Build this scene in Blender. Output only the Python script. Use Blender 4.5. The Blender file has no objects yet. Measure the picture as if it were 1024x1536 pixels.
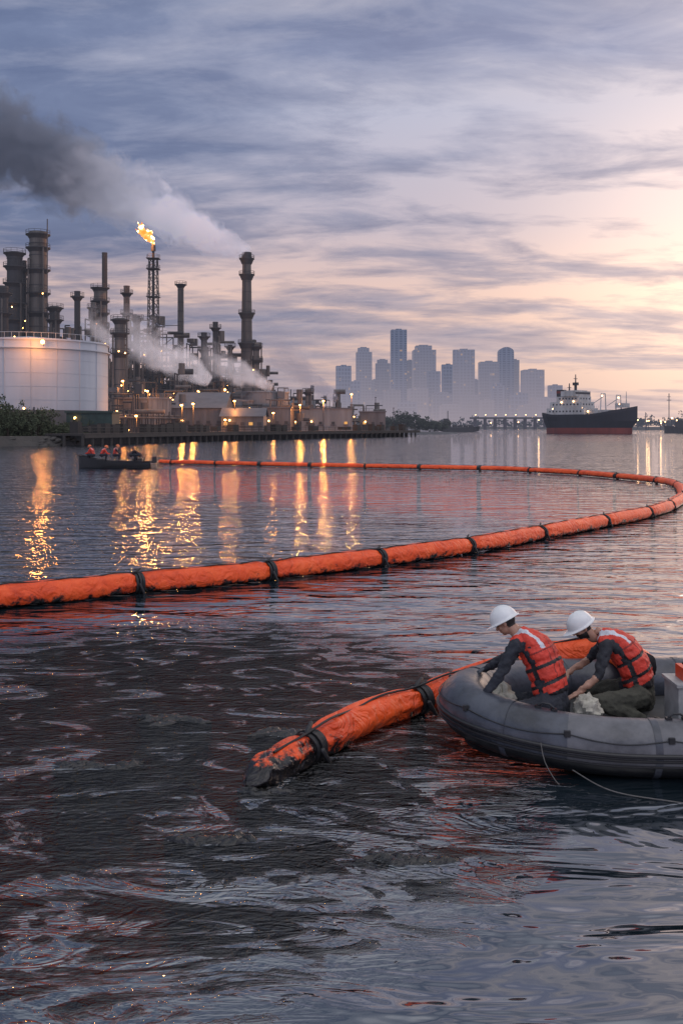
import bpy, bmesh, math, random
from mathutils import Vector, Matrix, noise
random.seed(7)
F=1493.0; H=3.0
def wx(px,D): return (px-512.0)/F*D
def wz(py,D): return H-(py-640.0)/F*D
V=Vector
scene=bpy.context.scene
# ------------------------------------------------------------ materials
def newmat(name):
    m=bpy.data.materials.new(name); m.use_nodes=True
    nt=m.node_tree; nt.nodes.clear()
    out=nt.nodes.new('ShaderNodeOutputMaterial')
    return m,nt,out
def N(nt,t,**kw):
    n=nt.nodes.new(t)
    for k,v in kw.items(): setattr(n,k,v)
    return n
def mth(nt,op,a,b=None,c=None,clamp=False):
    n=nt.nodes.new('ShaderNodeMath'); n.operation=op; n.use_clamp=clamp
    for i,v in enumerate((a,b,c)):
        if v is None: continue
        if isinstance(v,(int,float)): n.inputs[i].default_value=v
        else: nt.links.new(v,n.inputs[i])
    return n.outputs[0]
def ramp(nt,fac,stops,interp='LINEAR'):
    n=nt.nodes.new('ShaderNodeValToRGB'); cr=n.color_ramp; cr.interpolation=interp
    while len(cr.elements)<len(stops): cr.elements.new(0.5)
    for e,(p,c) in zip(cr.elements,stops):
        e.position=p; e.color=(c[0],c[1],c[2],1) if len(c)==3 else c
    nt.links.new(fac,n.inputs[0]); return n.outputs[0]
def mixc(nt,fac,a,b,mode='MIX'):
    n=nt.nodes.new('ShaderNodeMix'); n.data_type='RGBA'; n.blend_type=mode
    if isinstance(fac,(int,float)): n.inputs[0].default_value=fac
    else: nt.links.new(fac,n.inputs[0])
    for s,v in ((6,a),(7,b)):
        if isinstance(v,(tuple,list)): n.inputs[s].default_value=(v[0],v[1],v[2],1)
        else: nt.links.new(v,n.inputs[s])
    return n.outputs[2]
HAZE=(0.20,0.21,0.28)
def mat(name,col,rough=0.7,metal=0.0,var=0.35,vscale=1.0,haze=0.0,hcol=HAZE,bump=0.0,bscale=8.0,col2=None,coord='Object',streak=False):
    m,nt,out=newmat(name)
    tc=N(nt,'ShaderNodeTexCoord'); L=nt.links
    mp=N(nt,'ShaderNodeMapping'); L.new(tc.outputs[coord],mp.inputs[0])
    if streak: mp.inputs['Scale'].default_value=(1,1,0.12)
    nz=N(nt,'ShaderNodeTexNoise'); nz.inputs['Scale'].default_value=vscale; nz.inputs['Detail'].default_value=6; nz.inputs['Roughness'].default_value=0.65
    L.new(mp.outputs[0],nz.inputs['Vector'])
    c2=col2 if col2 else tuple(c*(1-var) for c in col)
    c=ramp(nt,nz.outputs[0],[(0.33,c2),(0.62,col)])
    p=N(nt,'ShaderNodeBsdfPrincipled'); L.new(c,p.inputs['Base Color'])
    p.inputs['Roughness'].default_value=rough; p.inputs['Metallic'].default_value=metal
    if bump>0:
        b2=N(nt,'ShaderNodeTexNoise'); b2.inputs['Scale'].default_value=bscale; b2.inputs['Detail'].default_value=5
        L.new(tc.outputs[coord],b2.inputs['Vector'])
        bp=N(nt,'ShaderNodeBump'); bp.inputs['Strength'].default_value=1; bp.inputs['Distance'].default_value=bump
        L.new(b2.outputs[0],bp.inputs['Height']); L.new(bp.outputs[0],p.inputs['Normal'])
    if haze>0:  # aerial haze painted in: flat emission mixed over the surface
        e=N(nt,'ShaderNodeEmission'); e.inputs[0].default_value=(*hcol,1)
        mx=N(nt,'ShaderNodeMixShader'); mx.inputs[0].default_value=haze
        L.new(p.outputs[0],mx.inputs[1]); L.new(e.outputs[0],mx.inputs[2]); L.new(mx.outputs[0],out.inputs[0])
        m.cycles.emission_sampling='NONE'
    else: L.new(p.outputs[0],out.inputs[0])
    return m
def emat(name,col,s,sampled=True):
    m,nt,out=newmat(name); e=N(nt,'ShaderNodeEmission'); e.inputs[0].default_value=(*col,1); e.inputs[1].default_value=s
    nt.links.new(e.outputs[0],out.inputs[0])
    if not sampled: m.cycles.emission_sampling='NONE'
    return m
# ------------------------------------------------------------ mesh builder
class MB:
    def __init__(s): s.v=[]; s.f=[]; s.m=[]
    def add(s,vs,fs,m=0):
        o=len(s.v); s.v+= [tuple(v) for v in vs]
        for f in fs: s.f.append([i+o for i in f]); s.m.append(m)
    def box(s,c,d,m=0,rz=0.0):
        cx,cy,cz=c; x,y,z=d[0]/2,d[1]/2,d[2]/2; ca,sa=math.cos(rz),math.sin(rz)
        vs=[]
        for k in (-1,1):
            for a,b in ((-1,-1),(1,-1),(1,1),(-1,1)):
                X,Y=a*x,b*y; vs.append((cx+X*ca-Y*sa,cy+X*sa+Y*ca,cz+k*z))
        s.add(vs,[(3,2,1,0),(4,5,6,7),(0,1,5,4),(1,2,6,5),(2,3,7,6),(3,0,4,7)],m)
    def cyl(s,a,b,r0,r1=None,n=12,m=0,caps=True):
        a=V(a); b=V(b); r1=r0 if r1 is None else r1
        ax=(b-a); 
        if ax.length<1e-6: return
        ax.normalize(); u=ax.orthogonal().normalized(); 
        if abs(ax.z)>0.99: u=V((1,0,0))
        w=ax.cross(u).normalized(); u=w.cross(ax)
        vs=[]
        for P,r in ((a,r0),(b,r1)):
            for i in range(n):
                t=2*math.pi*(i+0.5)/n; vs.append(P+u*math.cos(t)*r+w*math.sin(t)*r)
        fs=[(i,(i+1)%n,n+(i+1)%n,n+i) for i in range(n)]
        if caps: fs+= [tuple(range(n-1,-1,-1)),tuple(range(n,2*n))]
        s.add(vs,fs,m)
    def beam(s,a,b,w,m=0): s.cyl(a,b,w*0.7,w*0.7,4,m)
    def loft(s,rings,m=0,close=True):
        n=len(rings[0]); vs=[p for r in rings for p in r]; fs=[]
        for k in range(len(rings)-1):
            for i in range(n):
                j=(i+1)%n; fs.append((k*n+i,k*n+j,(k+1)*n+j,(k+1)*n+i))
        if close:
            fs.append(tuple(range(n-1,-1,-1))); fs.append(tuple(range((len(rings)-1)*n,len(rings)*n)))
        s.add(vs,fs,m)
    def ell(s,c,A,B,C,m=0,n=14,k=9):
        c=V(c);A=V(A);B=V(B);C=V(C); rings=[]
        for j in range(k):
            t=-math.pi/2+math.pi*(j+0.08)/(k-1+0.16)
            rings.append([c+C*math.sin(t)+(A*math.cos(2*math.pi*i/n)+B*math.sin(2*math.pi*i/n))*math.cos(t) for i in range(n)])
        s.loft(rings,m)
    def sph(s,c,r,m=0,n=8,k=6): s.ell(c,(r,0,0),(0,r,0),(0,0,r),m,n,k)
    def cap(s,a,b,ra,rb,m=0,n=14):
        a=V(a);b=V(b);ax=(b-a).normalized(); u=ax.orthogonal().normalized(); w=ax.cross(u)
        rings=[]
        def ring(P,r): rings.append([P+(u*math.cos(2*math.pi*i/n)+w*math.sin(2*math.pi*i/n))*max(r,1e-4) for i in range(n)])
        for t in (85,60,30): ring(a-ax*ra*math.sin(math.radians(t)),ra*math.cos(math.radians(t)))
        ring(a,ra); ring(b,rb)
        for t in (30,60,85): ring(b+ax*rb*math.sin(math.radians(t)),rb*math.cos(math.radians(t)))
        s.loft(rings,m)
    def mesh(s,name):
        me=bpy.data.meshes.new(name); me.from_pydata(s.v,[],s.f); me.update(); return me
    def obj(s,name,mats,smooth=False,parent=None,ang=35):
        me=s.mesh(name)
        for mm in mats: me.materials.append(mm)
        me.polygons.foreach_set('material_index',s.m)
        if smooth:
            me.polygons.foreach_set('use_smooth',[True]*len(s.f))
            try: me.set_sharp_from_angle(angle=math.radians(ang))
            except Exception: pass
        o=bpy.data.objects.new(name,me); scene.collection.objects.link(o)
        if parent: o.parent=parent
        return o
def empty(name,loc=(0,0,0)):
    o=bpy.data.objects.new(name,None); scene.collection.objects.link(o); return o
def remesh(mb,name,vox,mats,matfn=None,smooth_it=3,disp=0.0,dscale=0.1,parent=None):
    me=mb.mesh('tmp'); o=bpy.data.objects.new('tmp',me); scene.collection.objects.link(o)
    r=o.modifiers.new('r','REMESH'); r.mode='VOXEL'; r.voxel_size=vox; r.use_smooth_shade=True
    sm=o.modifiers.new('s','SMOOTH'); sm.factor=0.5; sm.iterations=smooth_it
    if disp>0:
        tx=bpy.data.textures.new('cl','CLOUDS'); tx.noise_scale=dscale; tx.noise_depth=2
        d=o.modifiers.new('d','DISPLACE'); d.texture=tx; d.strength=disp; d.mid_level=0.5; d.texture_coords='LOCAL'
    dg=bpy.context.evaluated_depsgraph_get(); dg.update()
    nm=bpy.data.meshes.new_from_object(o.evaluated_get(dg))
    bpy.data.objects.remove(o)
    nm.name=name; nm.materials.clear()
    for mm in mats: nm.materials.append(mm)
    mi=[]
    for p in nm.polygons:
        p.use_smooth=True
        mi.append(matfn(p.center,p.normal) if matfn else 0)
    nm.polygons.foreach_set('material_index',mi)
    ob=bpy.data.objects.new(name,nm); scene.collection.objects.link(ob)
    if parent: ob.parent=parent
    return ob
# ------------------------------------------------------------ camera
cam=bpy.data.cameras.new('camera'); co=bpy.data.objects.new('camera',cam); scene.collection.objects.link(co)
co.location=(0,0,H); co.rotation_euler=(math.radians(90),0,0)
cam.sensor_fit='HORIZONTAL'; cam.sensor_width=36; cam.lens=36*F/1024; cam.shift_y=-0.125
cam.clip_start=0.1; cam.clip_end=20000
scene.camera=co
scene.view_settings.view_transform='Standard'; scene.view_settings.look='None'; scene.view_settings.exposure=0
# ------------------------------------------------------------ world
def dirv(az,el): 
    az=math.radians(az); el=math.radians(el); return V((math.sin(az)*math.cos(el),math.cos(az)*math.cos(el),math.sin(el)))
gd=dirv(23,8.5); sd=dirv(38,12)
w=bpy.data.worlds.new('World'); scene.world=w; w.use_nodes=True; nt=w.node_tree; nt.nodes.clear(); L=nt.links
out=N(nt,'ShaderNodeOutputWorld'); bg=N(nt,'ShaderNodeBackground'); L.new(bg.outputs[0],out.inputs[0])
tc=N(nt,'ShaderNodeTexCoord'); nrm=N(nt,'ShaderNodeVectorMath',operation='NORMALIZE'); L.new(tc.outputs['Generated'],nrm.inputs[0])
sp=N(nt,'ShaderNodeSeparateXYZ'); L.new(nrm.outputs[0],sp.inputs[0])
X,Y,Z=sp.outputs
zc=mth(nt,'MAXIMUM',Z,0.0)
den=mth(nt,'ADD',zc,0.13)
qx=mth(nt,'DIVIDE',X,den); qy=mth(nt,'DIVIDE',Y,den)
cb=N(nt,'ShaderNodeCombineXYZ'); L.new(qx,cb.inputs[0]); L.new(qy,cb.inputs[1])
def cloudnoise(sx,sy,off,detail,rough,dist,rot=7):
    mp=N(nt,'ShaderNodeMapping'); mp.inputs['Scale'].default_value=(sx,sy,1); mp.inputs['Location'].default_value=off; mp.inputs['Rotation'].default_value=(0,0,math.radians(rot))
    L.new(cb.outputs[0],mp.inputs[0])
    n=N(nt,'ShaderNodeTexNoise'); n.inputs['Scale'].default_value=1; n.inputs['Detail'].default_value=detail; n.inputs['Roughness'].default_value=rough; n.inputs['Distortion'].default_value=dist
    L.new(mp.outputs[0],n.inputs['Vector']); return n.outputs[0]
n1=cloudnoise(1.0,2.0,(3.1,1.7,0),8,0.55,0.35)
n2=cloudnoise(0.4,0.7,(7.3,4.2,0),4,0.5,0.2,-5)
n3=cloudnoise(3.0,5.5,(1.2,9.4,0),8,0.62,0.4,12)
dt=N(nt,'ShaderNodeVectorMath',operation='DOT_PRODUCT'); L.new(nrm.outputs[0],dt.inputs[0]); dt.inputs[1].default_value=gd
warm=mth(nt,'MAXIMUM',dt.outputs['Value'],0.0)
w8=mth(nt,'POWER',warm,8.0)
w60=mth(nt,'POWER',warm,60.0)
s=mth(nt,'ADD',mth(nt,'MULTIPLY',n1,0.58),mth(nt,'ADD',mth(nt,'MULTIPLY',n2,0.34),mth(nt,'MULTIPLY',n3,0.26)))
s=mth(nt,'ADD',s,mth(nt,'MULTIPLY',w8,0.12))
s=mth(nt,'SUBTRACT',s,0.132)
gap=ramp(nt,s,[(0.44,(0,0,0)),(0.525,(0.32,)*3),(0.605,(0.95,)*3)])
clear=ramp(nt,zc,[(0.0,(0.46,0.35,0.36)),(0.05,(0.60,0.42,0.38)),(0.13,(0.78,0.55,0.48)),(0.20,(0.53,0.47,0.54)),(0.30,(0.47,0.49,0.62)),(0.42,(0.62,0.57,0.60)),(0.55,(0.60,0.56,0.60)),(0.75,(0.75,0.78,0.9)),(1,(0.9,0.93,1.0))])
cloud=ramp(nt,zc,[(0.0,(0.33,0.285,0.335)),(0.07,(0.275,0.262,0.34)),(0.14,(0.185,0.208,0.318)),(0.22,(0.14,0.185,0.315)),(0.36,(0.19,0.24,0.39)),(0.55,(0.15,0.195,0.30)),(0.75,(0.55,0.60,0.72)),(1,(0.8,0.85,0.95))])  # overhead stops brightened as added fill for diffuse surfaces
cloud=mixc(nt,1.0,cloud,ramp(nt,n3,[(0.3,(0.78,0.80,0.86)),(0.7,(1.26,1.22,1.17))]),'MULTIPLY')
cloud=mixc(nt,1.0,cloud,ramp(nt,mth(nt,'ADD',mth(nt,'MULTIPLY',X,1.0),0.5),[(0.2,(0.88,0.90,0.92)),(0.85,(1.42,1.32,1.22))]),'MULTIPLY')
col=mixc(nt,gap,cloud,clear)
glow=mixc(nt,1.0,ramp(nt,w60,[(0,(0,0,0)),(1,(0.74,0.50,0.30))]),ramp(nt,gap,[(0,(0.2,)*3),(1,(1.0,)*3)]),'MULTIPLY')
col=mixc(nt,1.0,col,glow,'ADD')
g2=ramp(nt,w8,[(0,(0,0,0)),(1,(0.09,0.06,0.045))]); col=mixc(nt,1.0,col,g2,'ADD')
# sky behind the viewer brightened as added, unseen fill light
bk=ramp(nt,mth(nt,'MULTIPLY',Y,-1.0),[(0.0,(1,1,1)),(0.6,(2.4,2.3,2.2))]); col=mixc(nt,1.0,col,bk,'MULTIPLY')
sky=N(nt,'ShaderNodeTexSky'); sky.sky_type='NISHITA'; sky.sun_disc=False; sky.sun_elevation=math.radians(12); sky.sun_rotation=math.radians(38); sky.dust_density=1
sk=N(nt,'ShaderNodeVectorMath',operation='SCALE'); sk.inputs['Scale'].default_value=0.002; L.new(sky.outputs[0],sk.inputs[0])
col=mixc(nt,1.0,col,sk.outputs[0],'ADD')
L.new(col,bg.inputs[0]); bg.inputs[1].default_value=1.0
sl=bpy.data.lights.new('sun','SUN'); so=bpy.data.objects.new('sun',sl); scene.collection.objects.link(so)
sl.energy=0.6; sl.angle=math.radians(34); sl.color=(1.0,0.72,0.55)
so.rotation_euler=(-sd).to_track_quat('-Z','Y').to_euler()
# ------------------------------------------------------------ water
m,nt,out=newmat('water'); L=nt.links
geo=N(nt,'ShaderNodeNewGeometry'); sp=N(nt,'ShaderNodeSeparateXYZ'); L.new(geo.outputs['Position'],sp.inputs[0])
def wn(sx,sy,detail,rough,dist=0.0,off=(0,0,0),rot=0):
    mp=N(nt,'ShaderNodeMapping'); mp.inputs['Scale'].default_value=(sx,sy,1); mp.inputs['Location'].default_value=off; mp.inputs['Rotation'].default_value=(0,0,rot)
    L.new(geo.outputs['Position'],mp.inputs[0])
    n=N(nt,'ShaderNodeTexNoise'); n.inputs['Scale'].default_value=1; n.inputs['Detail'].default_value=detail; n.inputs['Roughness'].default_value=rough; n.inputs['Distortion'].default_value=dist
    L.new(mp.outputs[0],n.inputs['Vector']); return n.outputs[0]
a=wn(0.60,1.45,3,0.5,0.7,rot=0.1); b=wn(1.7,3.8,2,0.5,0.4,(4,2,0),-0.15); c=wn(0.10,0.22,2,0.5,0.0,(9,1,0))
live=N(nt,'ShaderNodeMapRange'); live.inputs[1].default_value=6; live.inputs[2].default_value=22; live.inputs[3].default_value=0.80; live.inputs[4].default_value=1.0; L.new(sp.outputs[1],live.inputs[0])
live2=N(nt,'ShaderNodeMapRange'); live2.inputs[1].default_value=6; live2.inputs[2].default_value=22; live2.inputs[3].default_value=0.30; live2.inputs[4].default_value=1.0; L.new(sp.outputs[1],live2.inputs[0])
hgt=mth(nt,'ADD',mth(nt,'MULTIPLY',mth(nt,'MULTIPLY',a,0.115),live.outputs[0]),mth(nt,'MULTIPLY',mth(nt,'MULTIPLY',b,0.024),live2.outputs[0]))
hgt=mth(nt,'ADD',hgt,mth(nt,'MULTIPLY',c,0.10))
# oil slick mask
ox=mth(nt,'DIVIDE',mth(nt,'ADD',sp.outputs[0],1.9),3.8); oy=mth(nt,'DIVIDE',mth(nt,'SUBTRACT',sp.outputs[1],10.0),5.3)
rr=mth(nt,'ADD',mth(nt,'MULTIPLY',ox,ox),mth(nt,'MULTIPLY',oy,oy))
base=mth(nt,'SUBTRACT',1.15,rr,clamp=True)
on=wn(0.8,1.7,6,0.60,2.6,(2,3,0),0.35)
oilm=mth(nt,'ADD',mth(nt,'MULTIPLY',base,0.19),on)
oil=ramp(nt,oilm,[(0.585,(0,0,0)),(0.605,(0.85,)*3),(0.66,(1,1,1))])
oil=mth(nt,'MULTIPLY',oil,ramp(nt,base,[(0.0,(0,0,0)),(0.30,(1,1,1))]))
ob_=wn(4.5,8.5,4,0.62,1.2,(1,5,0),0.2)
sw=wn(0.6,1.6,2,0.5,2.4,(8,2,0),0.5)
swl=mth(nt,'SINE',mth(nt,'MULTIPLY',sw,62.0))
film=ramp(nt,base,[(0.0,(0,0,0)),(0.5,(1,1,1))])
fine=wn(2.6,6.0,3,0.6,1.8,(3,3,0),0.1)
hgt=mth(nt,'ADD',hgt,mth(nt,'MULTIPLY',mth(nt,'ADD',mth(nt,'MULTIPLY',swl,0.0034),mth(nt,'MULTIPLY',fine,0.034)),film))
hgt=mth(nt,'ADD',hgt,mth(nt,'MULTIPLY',mth(nt,'ADD',mth(nt,'MULTIPLY',ob_,0.055),0.005),oil))
bp=N(nt,'ShaderNodeBump'); bp.inputs['Strength'].default_value=1; bp.inputs['Distance'].default_value=1; L.new(hgt,bp.inputs['Height'])
fr=N(nt,'ShaderNodeFresnel'); fr.inputs[0].default_value=1.5; L.new(bp.outputs[0],fr.inputs[1])
fac=mth(nt,'ADD',mth(nt,'MULTIPLY',fr.outputs[0],0.80),0.22,clamp=True)
fac=mth(nt,'MULTIPLY',fac,mth(nt,'SUBTRACT',1.0,mth(nt,'ADD',mth(nt,'MULTIPLY',oil,0.74),mth(nt,'MULTIPLY',film,0.05))))
df=N(nt,'ShaderNodeBsdfDiffuse'); L.new(mixc(nt,oil,(0.008,0.015,0.020),(0.003,0.003,0.003)),df.inputs[0])
gl=N(nt,'ShaderNodeBsdfGlossy'); L.new(bp.outputs[0],gl.inputs['Normal'])
gl.inputs['Color'].default_value=(0.94,0.95,0.98,1)
gl.inputs['Roughness'].default_value=0.02
mx=N(nt,'ShaderNodeMixShader'); L.new(fac,mx.inputs[0]); L.new(df.outputs[0],mx.inputs[1]); L.new(gl.outputs[0],mx.inputs[2]); L.new(mx.outputs[0],out.inputs[0])
WATER=m
mb=MB(); S=9000; mb.add([(-S,-S,0),(S,-S,0),(S,S,0),(-S,S,0)],[(0,1,2,3)]); mb.obj('water',[WATER])
# ------------------------------------------------------------ booms
def boom_mat(name,oiled=False):
    m,nt,out=newmat(name); L=nt.links
    geo=N(nt,'ShaderNodeNewGeometry'); tc=N(nt,'ShaderNodeTexCoord')
    n=N(nt,'ShaderNodeTexNoise'); n.inputs['Scale'].default_value=1.6; n.inputs['Detail'].default_value=8; n.inputs['Roughness'].default_value=0.7; L.new(tc.outputs['Object'],n.inputs['Vector'])
    c=ramp(nt,n.outputs[0],[(0.3,(0.52,0.042,0.008)),(0.5,(0.80,0.085,0.013)),(0.7,(0.90,0.13,0.025))])
    n2=N(nt,'ShaderNodeTexNoise'); n2.inputs['Scale'].default_value=5; n2.inputs['Detail'].default_value=8; n2.inputs['Roughness'].default_value=0.7; L.new(tc.outputs['Object'],n2.inputs['Vector'])
    sp=N(nt,'ShaderNodeSeparateXYZ'); L.new(geo.outputs['Position'],sp.inputs[0])
    low=mth(nt,'SUBTRACT',0.64,mth(nt,'MULTIPLY',sp.outputs[2],1.9 if not oiled else 1.6))
    if oiled:
        d=mth(nt,'SUBTRACT',9.2,sp.outputs[1]); low=mth(nt,'ADD',low,mth(nt,'MULTIPLY',mth(nt,'MAXIMUM',d,-0.5),0.27))
    dm=mth(nt,'ADD',mth(nt,'MULTIPLY',low,0.55),mth(nt,'MULTIPLY',n2.outputs[0],0.75))
    f=ramp(nt,dm,[(0.60,(0,0,0)),(0.68,(1,1,1))])
    c=mixc(nt,f,c,(0.010,0.009,0.010))
    p=N(nt,'ShaderNodeBsdfPrincipled'); L.new(c,p.inputs['Base Color']); L.new(mth(nt,'SUBTRACT',0.46,mth(nt,'MULTIPLY',f,0.28)),p.inputs['Roughness'])
    p.inputs['Specular IOR Level'].default_value=0.4
    nb=N(nt,'ShaderNodeTexNoise'); nb.inputs['Scale'].default_value=3.5; nb.inputs['Detail'].default_value=3; nb.inputs['Distortion'].default_value=2.5; L.new(tc.outputs['Object'],nb.inputs['Vector'])
    bp=N(nt,'ShaderNodeBump'); bp.inputs['Distance'].default_value=0.06; bp.inputs['Strength'].default_value=1.0; L.new(nb.outputs[0],bp.inputs['Height']); L.new(bp.outputs[0],p.inputs['Normal'])
    L.new(p.outputs[0],out.inputs[0]); return m
BLACK=mat('black_webbing',(0.012,0.012,0.014),0.55,vscale=8,bump=0.004,bscale=40)
def resample(pts,step):
    P=[V(p) for p in pts]; out=[]
    for i in range(len(P)-1):
        p0=P[max(i-1,0)];p1=P[i];p2=P[i+1];p3=P[min(i+2,len(P)-1)]
        n=max(2,int((p2-p1).length/step))
        for k in range(n):
            t=k/n; out.append(0.5*((2*p1)+(p2-p0)*t+(2*p0-5*p1+4*p2-p3)*t*t+(3*p1-p0-3*p2+p3)*t**3))
    out.append(P[-1]); return out
def boom(name,pts,R,joints,step,mt,seed=0,endtaper=None,wr=0.06):
    C=resample(pts,step); root=empty(name); mb=MB(); n=32
    S=[0]
    for i in range(1,len(C)): S.append(S[-1]+(C[i]-C[i-1]).length)
    rings=[]; mats=[]
    if isinstance(joints,float):
        jl=[joints*k+0.6*joints for k in range(int(S[-1]/joints)+1)]
    else:
        jl=[]
        for j in joints: jl.append(min(range(len(C)),key=lambda i:(C[i].xy-V(j)).length)); 
        jl=[S[i] for i in jl]
    for i,c in enumerate(C):
        t=(C[min(i+1,len(C)-1)]-C[max(i-1,0)]).normalized(); side=t.cross(V((0,0,1))).normalized(); up=side.cross(t)
        dj=min([abs(S[i]-j) for j in jl]+[9])
        k=1-0.24*math.exp(-(dj/0.16)**2)-0.05*math.exp(-(dj/0.6)**2)
        r=R*k
        if endtaper: r*= (1-endtaper[1]*max(0,1-S[i]/endtaper[0])**1.2)*math.sqrt(min(1,(S[i]+0.004)/0.22))
        ring=[]
        for a in range(n):
            th=2*math.pi*a/n
            d=0.7*noise.noise(V((math.cos(th)*0.9,math.sin(th)*0.9,S[i]*0.9+seed)))
            d+=0.45*(0.35+math.exp(-(dj/0.45)**2))*math.sin(th*7+2.5*noise.noise(V((S[i]*0.8,seed,1)))+S[i]*0.6)
            cr=abs(noise.noise(V((th*0.9+S[i]*1.1,S[i]*1.6-th*0.8,seed+5))))
            d-=0.9*max(0,0.14-cr)/0.14*(0.5+0.5*noise.noise(V((S[i]*0.7,th,seed+9))))
            if endtaper: d+=1.8*max(0,1-S[i]/0.9)*noise.noise(V((math.cos(th)*2.2,math.sin(th)*2.2,S[i]*5)))
            rad=r*(1+wr*d)
            ex=rad*math.cos(th); ez=rad*math.sin(th)
            if ez<-0.6*R: ez=-0.6*R+(ez+0.6*R)*0.4
            ez*= 0.94
            ring.append(c+side*ex+up*ez)
        rings.append(ring); mats.append(1 if dj<0.05 else 0)
    for i in range(len(C)-1):
        for a in range(n):
            b=(a+1)%n
            m_=mats[i]
            if endtaper is None and (rings[i][a].z+rings[i][b].z)/2<0.035: m_=1
            mb.add([rings[i][a],rings[i][b],rings[i+1][b],rings[i+1][a]],[(0,1,2,3)],m_)
    mb.add(rings[0],[tuple(range(n))],1); mb.add(rings[-1],[tuple(range(n))],1)
    o=mb.obj('boom_fabric',[mt,BLACK],False,root)
    bm=bmesh.new(); bm.from_mesh(o.data); bmesh.ops.remove_doubles(bm,verts=bm.verts,dist=0.0005)
    for f in bm.faces: f.smooth=True
    bm.to_mesh(o.data); bm.free()
    hb=MB()
    for j in jl:
        i=min(range(len(S)),key=lambda q:abs(S[q]-j)); c=C[i]; 
        if i in (0,len(C)-1): continue
        t=(C[i+1]-C[i-1]).normalized(); side=t.cross(V((0,0,1))).normalized(); up=side.cross(t)
        for off,rr_ in ((-0.06,0.88),(0.06,0.88),(0,0.95)):
            rg=[[],[],[],[]]
            for a in range(20):
                th=2*math.pi*a/20; dv=side*math.cos(th)+up*math.sin(th)*0.94
                w_=0.022
                jj=1+0.05*noise.noise(V((a*2.0,j,off*30)))
                rg[0].append(c+t*(off-w_)+dv*R*rr_*0.86); rg[1].append(c+t*(off-w_)+dv*R*rr_*jj)
                rg[2].append(c+t*(off+w_)+dv*R*rr_*jj); rg[3].append(c+t*(off+w_)+dv*R*rr_*0.86)
            hb.loft(rg,0,False)
        hb.cap(c+up*R*0.85+side*0.02-t*0.05,c+up*R*1.08-side*0.03+t*0.08,0.03,0.02,n=8)
        hb.cap(c+side*R*0.9-t*0.02,c+side*R*1.1-up*R*0.7+t*0.04,0.028,0.02,n=8)
        hb.cap(c-side*R*0.9-t*0.02,c-side*R*1.1-up*R*0.7+t*0.04,0.028,0.02,n=8)
    st=max(1,int(0.12/step))
    for sgn in (1,-1):
        prev=None
        for i in range(0,len(C)-1,st):
            if endtaper and S[i]<0.35: continue
            t=(C[i+1]-C[max(i-1,0)]).normalized(); side=t.cross(V((0,0,1))).normalized(); up=side.cross(t)
            k=1.0 if not endtaper else 1-endtaper[1]*max(0,1-S[i]/endtaper[0])
            wv=0.012*math.sin(S[i]*2.1*math.pi)+0.01*noise.noise(V((S[i]*2,seed,3)))
            p=C[i]+(up*(0.93*R+wv)+side*R*0.22*sgn)*k if sgn==1 else C[i]+(side*(-1.02*R)+up*(-0.50*R+wv))*k
            if prev is not None: hb.cyl(prev,p,0.012 if sgn==1 else 0.02,None,5,0,False)
            prev=p
    hb.obj('boom_webbing',[BLACK],True,root)
    return root
BM=boom_mat('boom_orange_fabric'); BMO=boom_mat('boom_orange_fabric_oiled',True)
wl=[(-90,928),(0,914),(110,903),(205,891),(300,883),(400,872),(485,861),(570,850),(640,840),(700,831),(760,820),(810,810),(860,800),(905,791),(970,777),(1003,766),(1024,751),(1022,738)]
near=[]
for px,py in wl:
    D=H*F/(py-640)+0.15; near.append((wx(px,D),D,0.17))
fl=[(1022,738),(1005,729),(960,722.5),(910,717.5),(860,713),(805,710),(745,707),(650,705),(530,702.5),(400,700),(320,698),(240,696)]
far=[]
for px,py in fl:
    D=H*F/(py-640)+0.15; far.append((wx(px,D),D,0.17))
jn=[]
for px,py in [(207,891),(403,872),(568,850),(703,831),(810,810),(905,791),(970,777),(1003,766),(1022,752)]:
    D=H*F/(py-640)+0.15; jn.append((wx(px,D),D))
boom('containment_boom',near,0.235,jn,0.04,BM,1,None,0.09)
boom('containment_boom',far,0.20,4.3,0.22,BM,5)
sb=[(-0.78,8.22,0.02),(-0.58,8.56,0.07),(-0.25,9.05,0.11),(0.22,9.80,0.13),(0.85,10.45,0.15),(1.45,10.95,0.21),(2.0,11.15,0.34),(2.5,11.05,0.46),(2.95,10.75,0.56),(3.1,10.3,0.5)]
boom('oiled_boom',sb,0.178,[(-0.28,9.0),(0.80,10.4),(1.9,11.1)],0.03,BMO,9,(0.8,0.20),0.15)
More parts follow.
